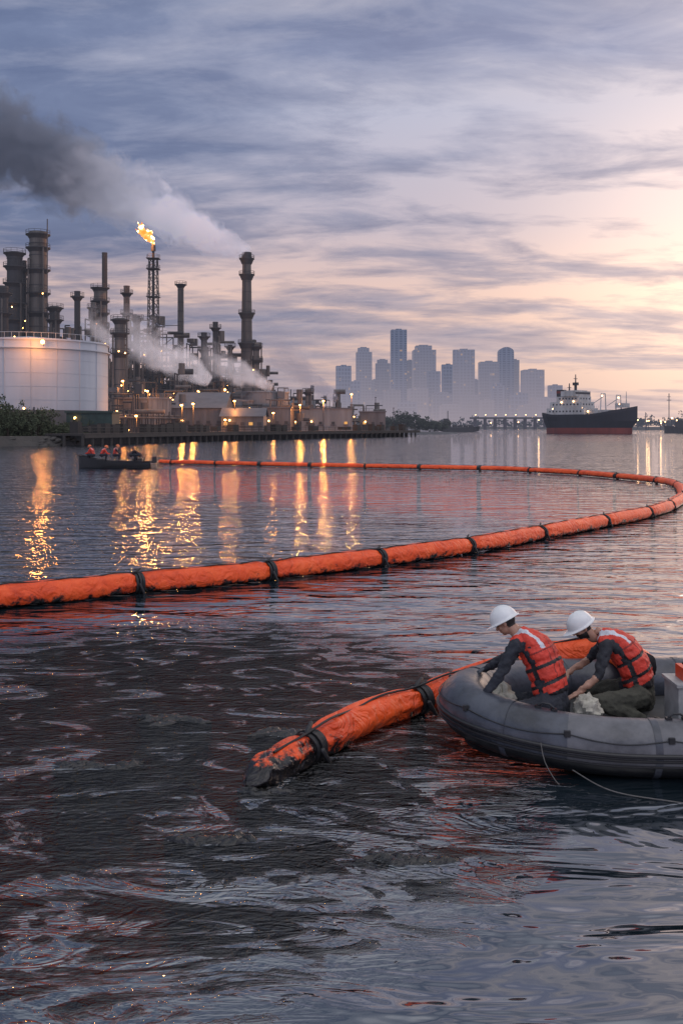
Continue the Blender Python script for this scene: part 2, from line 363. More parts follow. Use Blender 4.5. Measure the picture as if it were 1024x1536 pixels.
# oil clumps
OIL=mat('crude_oil',(0.010,0.009,0.008),0.15,vscale=5,bump=0.03,bscale=14)
rd=random.Random(4)
for k,(px,py,rx,ry,nf) in enumerate([(262,1080,0.30,0.14,26),(415,1100,0.22,0.16,14),(598,1292,0.24,0.06,18),(395,1186,0.18,0.08,8),(130,1150,0.30,0.10,14),(300,1260,0.28,0.07,10)]):
    D=H*F/(py-640); x=wx(px,D); mb=MB()
    for q in range(nf):
        fx=x+rd.gauss(0,0.5)*rx; fy=D+rd.gauss(0,0.5)*ry; r_=rd.uniform(0.03,0.10); el_=rd.uniform(0.3,0.7); an=rd.uniform(-0.5,0.5); rings=[]
        for j in range(7):
            r=1-j/6.5
            ring=[]
            for i in range(20):
                t=2*math.pi*i/20; kk=r_*r*(1+0.6*noise.noise(V((math.cos(t)*1.7,math.sin(t)*1.7,q+k*9))))
                u=kk*1.6*math.cos(t); v_=kk*el_*math.sin(t)
                ring.append((fx+u*math.cos(an)-v_*math.sin(an),fy+u*math.sin(an)+v_*math.cos(an),-0.006+0.32*r_*math.sqrt(max(0,1-r*r))*(1+1.0*noise.noise(V((u*18,v_*18,q))))))
            rings.append(ring)
        mb.loft(rings)
    mb.obj('oil_clump',[OIL],True,ang=80)
# ------------------------------------------------------------ people
SKIN=mat('skin',(0.42,0.23,0.155),0.5,var=0.12,vscale=20)
HAIR=mat('hair',(0.018,0.014,0.012),0.7,vscale=60,bump=0.004,bscale=120)
NAVY=mat('navy_coverall',(0.022,0.025,0.034),0.85,vscale=9,bump=0.03,bscale=9)
SHIRT=mat('dark_shirt',(0.026,0.028,0.034),0.85,vscale=9,bump=0.03,bscale=9)
OLIVE=mat('olive_trousers',(0.062,0.060,0.044),0.9,vscale=9,bump=0.035,bscale=9)
BOOT=mat('rubber_boot',(0.012,0.012,0.012),0.5)
VEST=mat('life_vest_red',(0.66,0.048,0.024),0.62,var=0.35,vscale=7,bump=0.02,bscale=14)
VESTD=mat('vest_seam',(0.22,0.02,0.015),0.7)
REFL=mat('reflective_tape',(0.60,0.61,0.64),0.35,vscale=30,var=0.25)
STRAP=mat('strap_black',(0.012,0.012,0.014),0.6,vscale=30)
GLOVE=mat('work_glove',(0.10,0.105,0.12),0.75,vscale=15,bump=0.01,bscale=30)
HATM=mat('hard_hat_white',(0.72,0.72,0.70),0.28,vscale=9,var=0.12)
EYE=mat('eye',(0.02,0.015,0.012),0.2)
def segd(p,a,b):
    ab=b-a; t=max(0,min(1,(p-a).dot(ab)/max(ab.length_squared,1e-9))); return (p-a-ab*t).length,t
def hand(root,P,d,nrm_,side,m,vox):
    P=V(P); d=V(d).normalized(); nn=V(nrm_); nn=(nn-d*nn.dot(d)).normalized(); u=d.cross(nn).normalized()*side
    mb=MB()
    mb.ell(P+d*0.045,u*0.042,nn*0.017,d*0.055)
    for i,(o,l) in enumerate(((-0.031,0.062),(-0.010,0.078),(0.011,0.082),(0.031,0.074))):
        b=P+d*0.085+u*o; k1=b+d*l*0.42+nn*0.008; k2=k1+(d*0.55+nn*0.75).normalized()*l*0.34; k3=k2+(d*-0.05+nn).normalized()*l*0.27
        mb.cap(P+d*0.04+u*o*0.8,b,0.0105,0.0100,n=8); mb.cap(b,k1,0.0100,0.0092,n=8); mb.cap(k1,k2,0.0092,0.0084,n=8); mb.cap(k2,k3,0.0084,0.0072,n=8)
    t0=P+d*0.025+u*0.034; t1=t0+(d*0.6+u*0.75+nn*0.25).normalized()*0.042; t2=t1+(d*0.8+u*0.1+nn*0.55).normalized()*0.034
    mb.cap(t0,t1,0.014,0.011,n=8); mb.cap(t1,t2,0.011,0.009,n=8); mb.cap(P-d*0.03,P+d*0.03,0.026,0.028,n=10)
    return remesh(mb,'hand',vox,[m],smooth_it=2,parent=root)
def head(root,C,f,vox,beard,hatm,detail=True):
    C=V(C); f=V(f).normalized(); r=f.cross(V((0,0,1))).normalized(); u=r.cross(f).normalized()
    mb=MB()
    mb.ell(C+u*0.025-f*0.012,r*0.076,f*0.096,u*0.092,n=20,k=14)
    mb.ell(C-u*0.045+f*0.022,r*0.058,f*0.066,u*0.066,n=16,k=10)
    mb.ell(C-u*0.088+f*0.058,r*0.024,f*0.022,u*0.020)
    mb.ell(C+u*0.018+f*0.078,r*0.052,f*0.014,u*0.012)
    mb.cap(C+u*0.005+f*0.084,C-u*0.028+f*0.106,0.009,0.014,n=10)
    mb.ell(C-u*0.030+f*0.092,r*0.019,f*0.010,u*0.009)
    mb.ell(C-u*0.056+f*0.082,r*0.024,f*0.012,u*0.006)
    mb.ell(C-u*0.066+f*0.080,r*0.021,f*0.012,u*0.006)
    for s_ in (1,-1): mb.ell(C-u*0.008-f*0.004+r*0.080*s_,r*0.009,f*0.018,u*0.032)
    for s_ in (1,-1): mb.ell(C-u*0.025+f*0.060+r*0.036*s_,r*0.020,f*0.020,u*0.020)
    mb.cap(C-u*0.05-f*0.02,C-u*0.15-f*0.055,0.056,0.062)
    def mf(p,n_):
        q=p-C; a,b,c_=q.dot(f),q.dot(u),abs(q.dot(r))
        if b>-0.055 and a<-0.005-0.25*max(0,-b) and not (c_>0.074 and a>-0.03): return 1
        if b>0.035: return 1
        if beard and b<-0.045 and a>-0.01 and b>-0.125 and not(abs(b+0.061)<0.008 and c_<0.022): return 1
        if beard and abs(b+0.046)<0.006 and c_<0.028 and a>0.05: return 1
        return 0
    remesh(mb,'head',vox,[SKIN,HAIR],mf,2,parent=root)
    e=MB()
    for s_ in (1,-1): e.ell(C+u*0.001+f*0.078+r*0.031*s_,r*0.012,f*0.009,u*0.007,n=8,k=6)
    e.obj('eyes',[EYE],True,root)
    hb=MB(); B=C+u*0.030; rings=[]; n=40
    prof=[(0.05,0.132),(0.25,0.128),(0.45,0.118),(0.65,0.100),(0.82,0.074),(0.93,0.045),(0.985,0.015),(1.0,0.0)]
    for k_,h_ in prof:
        rg=[]
        for i in range(n):
            t=2*math.pi*i/n; cs,sn=math.cos(t),math.sin(t)
            x_=0.112*k_*sn; y_=0.138*k_*cs
            rd=0.006*math.exp(-(x_/0.012)**2)+0.004*math.exp(-((abs(x_)-0.045)/0.010)**2)
            rg.append(B+r*x_+f*y_+u*(h_*0.98+rd*(1.0 if h_>0.03 else 0)))
        rings.append(rg)
    for ex,fz,hh in ((0.0,0.0,-0.002),(0.012,0.034,-0.008),(0.016,0.048,-0.014),(0.014,0.046,-0.019),(-0.004,0.0,-0.010),(-0.014,-0.014,0.03)):
        rg=[]
        for i in range(n):
            t=2*math.pi*i/n; cs,sn=math.cos(t),math.sin(t); e_=ex+fz*max(0,cs)**2
            rg.append(B+r*(0.114+ex)*sn+f*((0.140+e_)*cs)+u*hh)
        rings.append(rg)
    hb.loft(rings,0,False)
    hb.obj('hard_hat',[hatm],True,root,60)
def person(name,J,fwd,hf,top,bottom,glovem,beard=False,sleeve=1.0,vox=0.013,hatm=None,vest=True,hands=True):
    root=empty(name); J={k:V(v) for k,v in J.items()}
    f=V(fwd).normalized(); r=f.cross(V((0,0,1))).normalized()
    pel,nk=J['pelvis'],J['neck']; sp_=(nk-pel); ch=J.get('chest',pel+sp_*0.6)
    def spine(t):
        return pel*(1-t)**2+ (2*ch-0.5*pel-0.5*nk)*2*t*(1-t)+nk*t*t
    def fr(t):
        tg=(spine(min(t+0.02,1))-spine(max(t-0.02,0))).normalized(); fw=(f-tg*f.dot(tg)).normalized(); return tg,fw,r
    prof=[(-0.22,0.165,0.135),(-0.05,0.198,0.158),(0.18,0.175,0.135),(0.45,0.168,0.122),(0.68,0.188,0.125),(0.84,0.172,0.108),(0.93,0.115,0.082),(1.0,0.062,0.060),(1.12,0.055,0.058)]
    mb=MB(); rings=[]
    for t,a,b in prof:
        tg,fw,rv=fr(max(0,min(1,t))); c=spine(max(0,min(1,t)))+tg*(min(t,0)+max(t-1,0))*sp_.length
        rings.append([c+rv*a*math.cos(x)+fw*b*math.sin(x) for x in [2*math.pi*i/20 for i in range(20)]])
    mb.loft(rings)
    bones=[(pel,nk,0.14,0.11,1,0)]
    def lim(a,b,ra,rb,mi_): 
        mb.cap(a,b,ra,rb); bones.append((a,b,ra,rb,mi_,0))
    for s_ in 'LR':
        sh,el,wr_=J['sh'+s_],J['el'+s_],J['wr'+s_]
        lim(nk+(sh-nk)*0.25-V((0,0,0.03)),sh,0.062,0.066,1)
        mid=sh+(el-sh)*0.5
        lim(sh,mid,0.068,0.060,1); lim(mid,el,0.060,0.050 if sleeve==1 else 0.042,1 if sleeve>=0.5 else 0)
        lim(el,wr_,0.050 if sleeve==1 else 0.040,0.037 if sleeve==1 else 0.027,1 if sleeve==1 else 0)
        hp,kn,an=J['hip'+s_],J['kn'+s_],J['an'+s_]; to=J['to'+s_]
        lim(hp,kn,0.112,0.082,2); lim(kn,an,0.078,0.056,2); lim(an,to,0.052,0.042,3)
    def mf(p,n_):
        best=9;mi_=0
        for a,b,ra,rb,k,_ in bones:
            d,t=segd(p,a,b); d-=ra+(rb-ra)*t
            if d<best: best=d;mi_=k
        if mi_==1 and (p-pel).dot(sp_.normalized())<0.05 and (p-nk).length>0.4: mi_=2
        if mi_==1 and (p-nk).dot(sp_.normalized())>0.035 : mi_=0
        return mi_
    remesh(mb,'body',vox,[SKIN,top,bottom,BOOT],mf,3,0.040 if vox<0.02 else 0,0.055,parent=root)
    if hands:
        for s_,sg in (('L',-1),('R',1)):
            hand(root,J['wr'+s_],J['hd'+s_]-J['wr'+s_],J.get('pn'+s_,V((0,0,-1))),sg,glovem,0.0045 if vox<0.02 else 0.01)
    head(root,J['head'],hf,0.007 if vox<0.02 else 0.014,beard,hatm or HATM)
    if vest:
        vb=MB(); rings=[]
        vp=[(0.10,0.176,0.142),(0.13,0.186,0.154),(0.22,0.190,0.157),(0.26,0.172,0.144),(0.30,0.191,0.158),(0.46,0.192,0.162),(0.50,0.174,0.146),(0.54,0.192,0.162),(0.70,0.187,0.160),(0.80,0.170,0.144),(0.88,0.155,0.128),(0.95,0.118,0.110),(1.0,0.088,0.096),(1.04,0.078,0.088)]
        for t,a,b in vp:
            tg,fw,rv=fr(min(1,t)); c=spine(min(1,t))+tg*max(t-1,0)*sp_.length
            rg=[]
            for i in range(28):
                x=2*math.pi*i/28; cx,sx=math.cos(x),math.sin(x); k=(abs(cx)**3+abs(sx)**3)**(-1/3.0)
                rg.append(c+rv*a*cx*k*0.94+fw*b*sx*k*0.94)
            rings.append(rg)
        vb.loft(rings)
        for s_ in 'LR':
            sh=J['sh'+s_]; vb.cap(nk+(sh-nk)*0.3-V((0,0,0.03)),nk+(sh-nk)*0.68-V((0,0,0.005)),0.070,0.072)
        ax=sp_.normalized()
        def vf(p,n_):
            q=p-pel; t=q.dot(ax)/sp_.length; s_=q.dot(r)
            bc=p-spine(max(0,min(1,t))); fwd_=bc.dot(f)
            if 0.235<t<0.285 or 0.475<t<0.525: return 1
            if t<0.125: return 1
            if t>0.72 and 0.098<abs(s_)<0.138: return 2
            if abs(fwd_)<0.022 and t<0.72: return 1
            if fwd_<0 and 0.30<t<0.8 and abs(abs(s_)-0.085)<0.006: return 3
            if fwd_<0 and abs(s_)<0.005 and t<0.85: return 3
            if fwd_<0 and abs(t-0.70)<0.010: return 3
            return 0
        remesh(vb,'life_vest',max(0.009,vox*0.75),[VEST,STRAP,REFL,VESTD],vf,2,0.030 if vox<0.02 else 0,0.06,parent=root)
    return root
fA=(-0.80,0.60,0)
JA=dict(pelvis=(1.94,9.20,0.46),chest=(1.87,9.26,0.82),neck=(1.69,9.35,1.05),head=(1.545,9.39,1.155),
 shL=(1.60,9.18,0.97),elL=(1.445,9.10,0.725),wrL=(1.315,9.08,0.565),hdL=(1.23,9.08,0.53),
 shR=(1.82,9.50,0.97),elR=(1.62,9.68,0.76),wrR=(1.42,9.78,0.62),hdR=(1.33,9.83,0.58),
 hipL=(1.90,9.06,0.45),knL=(1.50,9.00,0.42),anL=(1.93,8.98,0.26),toL=(2.07,8.98,0.24),
 hipR=(1.98,9.32,0.44),knR=(1.62,9.50,0.34),anR=(2.0,9.36,0.22),toR=(2.13,9.34,0.20))
person('worker',JA,fA,(-0.80,0.30,-0.50),NAVY,NAVY,GLOVE)
fB=(-0.92,0.39,0)
JB=dict(pelvis=(2.92,9.78,0.38),chest=(2.85,9.82,0.71),neck=(2.59,9.90,0.93),head=(2.385,9.90,1.01),
 shL=(2.58,9.70,0.86),elL=(2.47,9.60,0.58),wrL=(2.27,9.58,0.43),hdL=(2.19,9.58,0.39),
 shR=(2.72,10.08,0.86),elR=(2.52,10.14,0.63),wrR=(2.30,10.10,0.50),hdR=(2.22,10.08,0.46),
 hipL=(2.88,9.60,0.38),knL=(2.43,9.48,0.37),anL=(2.86,9.45,0.22),toL=(3.0,9.43,0.20),
 hipR=(2.95,9.88,0.40),knR=(2.52,10.05,0.35),anR=(2.92,9.97,0.22),toR=(3.06,9.95,0.20))
person('worker',JB,fB,(-0.84,-0.12,-0.50),SHIRT,OLIVE,SKIN,beard=True,sleeve=0.5)
# ------------------------------------------------------------ inflatable boat
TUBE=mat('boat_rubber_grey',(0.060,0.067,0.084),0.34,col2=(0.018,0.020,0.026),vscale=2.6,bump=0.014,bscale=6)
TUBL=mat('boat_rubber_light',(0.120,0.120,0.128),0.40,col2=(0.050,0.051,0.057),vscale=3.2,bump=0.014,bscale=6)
RUB=mat('boat_rub_strake',(0.012,0.012,0.014),0.45,vscale=10)
TUBE_SHADE=mat('boat_tube_shade',(0.010,0.011,0.013),0.4,vscale=3)
ROPE=mat('rope',(0.14,0.13,0.12),0.9,vscale=30,bump=0.003,bscale=120)
DECK=mat('boat_floor',(0.05,0.05,0.05),0.7,vscale=6)
root=empty('inflatable_boat')
ctr=[(6.0,8.62,0.235),(5.0,8.58,0.235),(4.0,8.56,0.235),(3.0,8.56,0.235),(2.3,8.60,0.24),(1.75,8.76,0.28),(1.33,9.04,0.335),(1.17,9.42,0.37),(1.27,9.82,0.36),(1.60,10.22,0.33),(2.1,10.52,0.29),(2.8,10.70,0.26),(4.0,10.74,0.26),(5.0,10.74,0.26),(6.0,10.72,0.26)]
C=resample(ctr,0.05); mb=MB(); n=32; R=0.245; rings=[]
fr_=[]
for i,c in enumerate(C):
    t=(C[min(i+1,len(C)-1)]-C[max(i-1,0)]).normalized(); out_=V((0,0,1)).cross(t).normalized()*-1
    fr_.append((t,out_)); e=min(i,len(C)-1-i); k=min(1,0.25+e*0.07)
    rings.append([c+(out_*math.cos(2*math.pi*a/n)+V((0,0,1))*math.sin(2*math.pi*a/n))*R*k*(1+0.015*noise.noise(V((i*0.12,math.cos(2*math.pi*a/n)*2,math.sin(2*math.pi*a/n)*2)))) for a in range(n)])
ctrl=V((3.2,9.65,0))
sgn=1 if (C[40]+fr_[40][1]-ctrl).length>(C[40]-ctrl).length else -1
for i in range(len(C)-1):
    for a in range(n):
        b=(a+1)%n; x_=C[i].x; nearside=C[i].y<9.2
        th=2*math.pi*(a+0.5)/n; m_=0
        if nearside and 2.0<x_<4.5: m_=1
        if math.sin(th)<-0.42: m_=2  # deep shade under the tube, painted as a near-black material
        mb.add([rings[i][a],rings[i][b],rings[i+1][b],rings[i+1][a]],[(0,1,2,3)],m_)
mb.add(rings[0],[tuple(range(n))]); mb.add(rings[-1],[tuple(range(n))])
o=mb.obj('tube',[TUBE,TUBL,TUBE_SHADE],False,root)
bm=bmesh.new(); bm.from_mesh(o.data); bmesh.ops.remove_doubles(bm,verts=bm.verts,dist=0.0005)
for f in bm.faces: f.smooth=True
bm.to_mesh(o.data); bm.free()
mb=MB()
def tp(i_,th,ex=0.006):
    t,o_=fr_[i_]; a=math.radians(th); return C[i_]+o_*sgn*math.cos(a)*(R+ex)+V((0,0,1))*math.sin(a)*(R+ex)
for th,rr2 in ((0,0.020),(-10,0.013),(-22,0.010)):
    for i in range(0,len(C)-2,2): mb.cyl(tp(i,th),tp(i+2,th),rr2,None,8,0,False)
for sx in range(18,len(C)-10,24):
    t,o_=fr_[sx]; rg=[[],[]]
    for a in range(32):
        d=o_*math.cos(2*math.pi*a/32)+V((0,0,1))*math.sin(2*math.pi*a/32)
        rg[0].append(C[sx]-t*0.03+d*(R+0.005)); rg[1].append(C[sx]+t*0.03+d*(R+0.005))
    mb.loft(rg,1,False)
prev=None
for i in range(4,len(C)-4):
    ph=(i%16)/16; p=tp(i,30-9*math.sin(math.pi*ph),0.012)
    if prev is not None: mb.cyl(prev,p,0.006,None,5,0,False)
    if i%16==0: mb.box(p,(0.05,0.03,0.05),0)
    prev=p
for i in (62,84,130,150,175,215,235):
    if i<len(C)-2:
        t,o_=fr_[i]; p=C[i]+V((0,0,R)); 
        mb.box(p-t*0.07+V((0,0,0.008)),(0.05,0.05,0.02),0); mb.box(p+t*0.07+V((0,0,0.008)),(0.05,0.05,0.02),0)
        mb.cap(p-t*0.07+V((0,0,0.02)),p-t*0.03+V((0,0,0.045)),0.01,0.01,0,8);mb.cap(p-t*0.03+V((0,0,0.045)),p+t*0.03+V((0,0,0.045)),0.01,0.01,0,8);mb.cap(p+t*0.03+V((0,0,0.045)),p+t*0.07+V((0,0,0.02)),0.01,0.01,0,8)
mb.obj('strakes_and_handles',[RUB,TUBE],True,root)
mb=MB()
mb.add([(c.x,c.y,0.16) for c in C]+[(c.x,c.y,0.02) for c in C],[tuple(range(len(C))),tuple(range(2*len(C)-1,len(C)-1,-1))],0)
mb.box((5.75,9.7,0.35),(0.06,1.9,0.5),0)
mb.box((4.0,9.7,0.42),(0.28,1.7,0.04),0)
mb.obj('floor_and_transom',[DECK],False,root)
mb=MB(); mb.box((6.05,9.7,0.9),(0.5,0.35,0.4),0); mb.cap((6.0,9.7,0.75),(6.1,9.7,-0.3),0.09,0.06); mb.cap((5.7,9.7,0.85),(5.2,9.65,0.9),0.025,0.02); mb.ell((6.07,9.7,1.08),(0.27,0,0),(0,0.19,0),(0,0,0.1))
mb.obj('outboard_motor',[RUB],True,root)
mb=MB()
for pts,rr2 in (([(1.70,8.50,0.30),(1.72,8.42,0.16),(1.80,8.36,0.02),(1.86,8.31,-0.03)],0.004),([(1.95,8.40,0.10),(2.2,8.15,0.02),(2.6,7.95,0.010),(3.2,7.75,0.010),(4.2,7.9,0.02)],0.005)):
    rs=resample(pts,0.05)
    for a,b in zip(rs[:-1],rs[1:]): mb.cyl(a,b,rr2,None,5,0,False)
mb.obj('mooring_rope',[ROPE],True,root)
CW=mat('cooler_body',(0.34,0.34,0.33),0.5,vscale=4,var=0.4); CO=mat('cooler_lid_orange',(0.70,0.07,0.02),0.45,vscale=6); PAD=mat('absorbent_pad',(0.46,0.43,0.35),0.95,var=0.55,vscale=7,bump=0.03,bscale=12)
mb=MB()
mb.box((3.24,9.3,0.40),(0.32,0.4,0.42),0); mb.box((3.24,9.3,0.625),(0.36,0.44,0.03),0); mb.box((3.27,9.3,0.70),(0.22,0.26,0.12),1); mb.cap((3.19,9.3,0.79),(3.35,9.3,0.79),0.013,0.013,2,8)
mb.box((3.24,9.095,0.48),(0.10,0.012,0.08),2)
o=mb.obj('equipment_box',[CW,CO,RUB],False)
bv=o.modifiers.new('b','BEVEL'); bv.width=0.02; bv.segments=3
for (c_,s_,sd_) in (((2.23,9.02,0.44),(0.12,0.12,0.11),2),((1.49,9.36,0.40),(0.15,0.16,0.17),5)):
    mb=MB(); rings=[]
    for j in range(14):
        ph=-math.pi/2+math.pi*(j+0.3)/13.6; rg=[]
        for i in range(26):
            t=2*math.pi*i/26; d=V((math.cos(t)*math.cos(ph),math.sin(t)*math.cos(ph),math.sin(ph))); k=1+0.45*noise.noise(d*2.2+V((sd_,0,0)))+0.25*noise.noise(d*6+V((sd_,3,0)))
            rg.append((c_[0]+d.x*s_[0]*k,c_[1]+d.y*s_[1]*k,c_[2]+d.z*s_[2]*k))
        rings.append(rg)
    mb.loft(rings); mb.obj('absorbent_sack',[PAD],True,ang=50)
# ------------------------------------------------------------ work boat with crew, far end of boom
WBH=mat('workboat_hull',(0.012,0.012,0.014),0.5,vscale=2,haze=0.03); WBD=mat('workboat_deck',(0.06,0.06,0.058),0.8,haze=0.03)
root=empty('work_boat'); mb=MB()
bx0,bx1,by=wx(113,72),wx(241,76),73.0
Lb=bx1-bx0; rings=[]
for k in range(15):
    t=k/14; x=bx0+Lb*t; hw=1.15*(min(1,(t/0.30))**0.6 if t<0.3 else 1)*(1-0.12*max(0,t-0.7)); hw=max(hw,0.05); top=0.50+0.50*max(0,1-t/0.45)**1.6
    rings.append([(x-(0.35 if t<0.02 else 0),by-hw,top),(x,by-hw*0.96,top-0.12),(x,by-hw*0.8,0.05),(x,by-hw*0.4,-0.25),(x,by+hw*0.4,-0.25),(x,by+hw*0.8,0.05),(x,by+hw*0.96,top-0.12),(x-(0.35 if t<0.02 else 0),by+hw,top),(x,by+hw*0.88,top-0.02),(x,by+hw*0.82,0.30),(x,by-hw*0.82,0.30),(x,by-hw*0.88,top-0.02)])
mb.loft(rings,0); mb.box((bx0+Lb*0.55,by,0.55),(0.35,1.8,0.06),1); mb.box((bx0+Lb*0.3,by,0.65),(0.35,1.5,0.06),1); mb.box((bx0+Lb*0.78,by+0.4,0.50),(0.7,0.6,0.35),1)
mb.cap((bx1-0.7,by,0.5),(bx1-0.5,by,1.0),0.05,0.04,0,8)
mb.box((bx1+0.12,by,0.6),(0.35,0.4,0.45),0)
mb.obj('hull',[WBH,WBD],True,root,30)
def crouch(px,fd,lean,top,vest,hat):
    D=72.8; x=wx(px,D); f=V((fd,0.2,0)).normalized(); r=f.cross(V((0,0,1))).normalized(); b=V((x,D,0.5))
    pel=b+V((0,0,0.42)); nk=pel+f*0.50*math.sin(lean)+V((0,0,0.52*math.cos(lean))); hd=nk+f*0.07*1.5+V((0,0,0.12))
    J=dict(pelvis=pel,neck=nk,head=hd)
    for s_,g in (('L',-1),('R',1)):
        sh=nk+r*0.19*g-V((0,0,0.06)); J['sh'+s_]=sh; J['el'+s_]=sh+f*0.16-V((0,0,0.24)); J['wr'+s_]=sh+f*0.38-V((0,0,0.32)); J['hd'+s_]=J['wr'+s_]+f*0.08
        J['hip'+s_]=pel+r*0.1*g; J['kn'+s_]=pel+r*0.14*g+f*0.38+V((0,0,0.02)); J['an'+s_]=pel+r*0.14*g+f*0.30-V((0,0,0.40)); J['to'+s_]=J['an'+s_]+f*0.14
    person('boat_crew_worker',J,f,f-V((0,0,0.4)),top,NAVY,GLOVE,vox=0.028,vest=vest,hatm=hat,hands=True)
HO=mat('hard_hat_orange',(0.7,0.16,0.04),0.4)
crouch(140,-1,0.35,VEST,True,HO); crouch(152,1,0.5,VEST,True,HO); crouch(172,1,0.2,NAVY,True,HO); crouch(196,1,0.75,NAVY,False,STRAP); crouch(210,-1,0.9,NAVY,False,STRAP)
# ------------------------------------------------------------ land
LANDM=mat('land',(0.05,0.045,0.038),0.95,vscale=0.3,haze=0.04,bump=0.3,bscale=0.8)
mb=MB(); sh=[(-800,120),(-90,136),(-66,143),(-54,149),(-43,163),(-27,226),(18,312),(16,345),(-20,420),(-60,900),(-800,900)]
vs=[]
for (x,y) in sh: vs.append((x,y,1.5))
for (x,y) in sh: vs.append((x+(2 if x>-40 else 0),y-3,-0.5))
nn=len(sh); mb.add(vs,[tuple(range(nn))]+[(i,i+nn,(i+1)%nn+nn,(i+1)%nn) for i in range(nn)]); mb.obj('land',[LANDM])
LS=[V((-43,163,0)),V((-27,226,0)),V((18,312,0))]
ROCK=mat('riprap_rock',(0.07,0.065,0.058),0.9,vscale=1,bump=0.1,bscale=3)
mb=MB()
for i in range(220):
    t=random.random(); a,b=(V((-72,141,0)),V((-43,162,0))); p=a.lerp(b,t)+V((random.uniform(-1,1),random.uniform(-2.5,2.0),random.uniform(-0.1,1.5)*0.8)); p.y-=1; r=random.uniform(0.3,0.9)
    mb.ell(p,V((r,random.uniform(-.3,.3),.1)),V((random.uniform(-.3,.3),r*0.8,0)),V((0,0.1,r*0.6)),0,6,5)
mb.obj('shoreline_rocks',[ROCK])
def leafmat(name,c1,c2,haze,hc=HAZE):
    return mat(name,c1,0.9,col2=c2,vscale=1.2,haze=haze,hcol=hc)
LEAF=leafmat('shrub_leaves',(0.050,0.062,0.028),(0.016,0.025,0.012),0.015); TRUNK=mat('bark',(0.05,0.04,0.03),0.9)
def foliage(name,blobs,per,size,m,trunks=True):
    mb=MB()
    for (c,r,rz) in blobs:
        c=V(c)
        if trunks: 
            base=V((c.x,c.y,max(1.4,c.z-rz*1.5)))
            mb.cyl(base,c,0.16*rz/2,0.05,6,1,False)
            for q in range(5): mb.cyl(base.lerp(c,0.5),c+V((random.uniform(-r,r)*0.7,random.uniform(-r,r)*0.7,random.uniform(0,rz)*0.7)),0.06,0.02,4,1,False)
        subs=[(c+V((random.gauss(0,0.45)*r,random.gauss(0,0.45)*r,random.gauss(0.1,0.42)*rz)),random.uniform(0.2,0.42)*r) for _ in range(16)]
        for q in range(per):
            sc,sr=random.choice(subs); d=V((random.gauss(0,1),random.gauss(0,1),random.gauss(0,0.8))).normalized()*sr*random.uniform(0.4,1.1); p=sc+d
            a=V((random.gauss(0,1),random.gauss(0,1),random.gauss(0,1))).normalized()*size*random.uniform(0.5,1.2); b=a.orthogonal().normalized()*size*random.uniform(0.4,0.9)
            mb.add([p-a,p+b,p+a,p-b],[(0,1,2,3)],0)
    return mb.obj(name,[m,TRUNK])
bl=[]
for i in range(80):
    t=random.random(); x=-76+t*34; y=143+t*22+random.uniform(0,8); hgt_=(5.0 if x<-49 else 2.2)*(1 if x<-54 else 0.8)+random.uniform(-0.8,0.9)
    bl.append(((x,y,1.2+hgt_*0.42),random.uniform(1.6,2.6),hgt_*0.65))
foliage('shrubs',bl,520,0.19,LEAF)
# ------------------------------------------------------------ refinery
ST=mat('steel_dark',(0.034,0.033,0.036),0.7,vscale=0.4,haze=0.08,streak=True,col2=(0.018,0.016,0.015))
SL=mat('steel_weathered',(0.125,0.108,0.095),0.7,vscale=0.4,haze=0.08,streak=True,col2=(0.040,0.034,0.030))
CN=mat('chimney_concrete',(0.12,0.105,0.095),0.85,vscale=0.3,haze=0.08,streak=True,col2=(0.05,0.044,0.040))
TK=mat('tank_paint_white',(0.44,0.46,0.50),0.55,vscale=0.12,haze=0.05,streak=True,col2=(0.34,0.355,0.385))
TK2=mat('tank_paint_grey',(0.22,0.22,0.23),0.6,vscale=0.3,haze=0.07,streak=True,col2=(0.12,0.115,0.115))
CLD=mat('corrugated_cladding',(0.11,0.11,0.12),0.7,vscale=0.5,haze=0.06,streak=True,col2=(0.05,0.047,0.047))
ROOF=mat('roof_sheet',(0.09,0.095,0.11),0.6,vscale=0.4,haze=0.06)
WINL=emat('lit_window',(1.0,0.50,0.16),0.8,False)
LAMP=emat('sodium_lamp',(1.0,0.42,0.10),20.0,False)
LAMPD=emat('small_lamp',(1.0,0.44,0.12),16.0,False)
GRN=mat('green_sheet',(0.02,0.045,0.036),0.7,haze=0.04)
RM=[ST,SL,CN,TK,TK2,CLD,ROOF,WINL,LAMPD,LAMP,GRN]
G0=1.5
def lightat(loc,P,r,par,col=(1.0,0.34,0.07)):
    l=bpy.data.lights.new('lamp_light','POINT'); l.energy=P; l.shadow_soft_size=r; l.color=col
    o=bpy.data.objects.new('lamp_light',l); scene.collection.objects.link(o); o.location=loc; o.parent=par; return o
def rail(mb,c,r,z,n=12):
    for i in range(n):
        a=2*math.pi*i/n; b=2*math.pi*(i+1)/n; p=V((c[0]+r*math.cos(a),c[1]+r*math.sin(a),z)); q=V((c[0]+r*math.cos(b),c[1]+r*math.sin(b),z))
        mb.beam(p,p+V((0,0,1.1)),0.07); mb.beam(p+V((0,0,1.1)),q+V((0,0,1.1)),0.07); mb.beam(p+V((0,0,.55)),q+V((0,0,.55)),0.05)
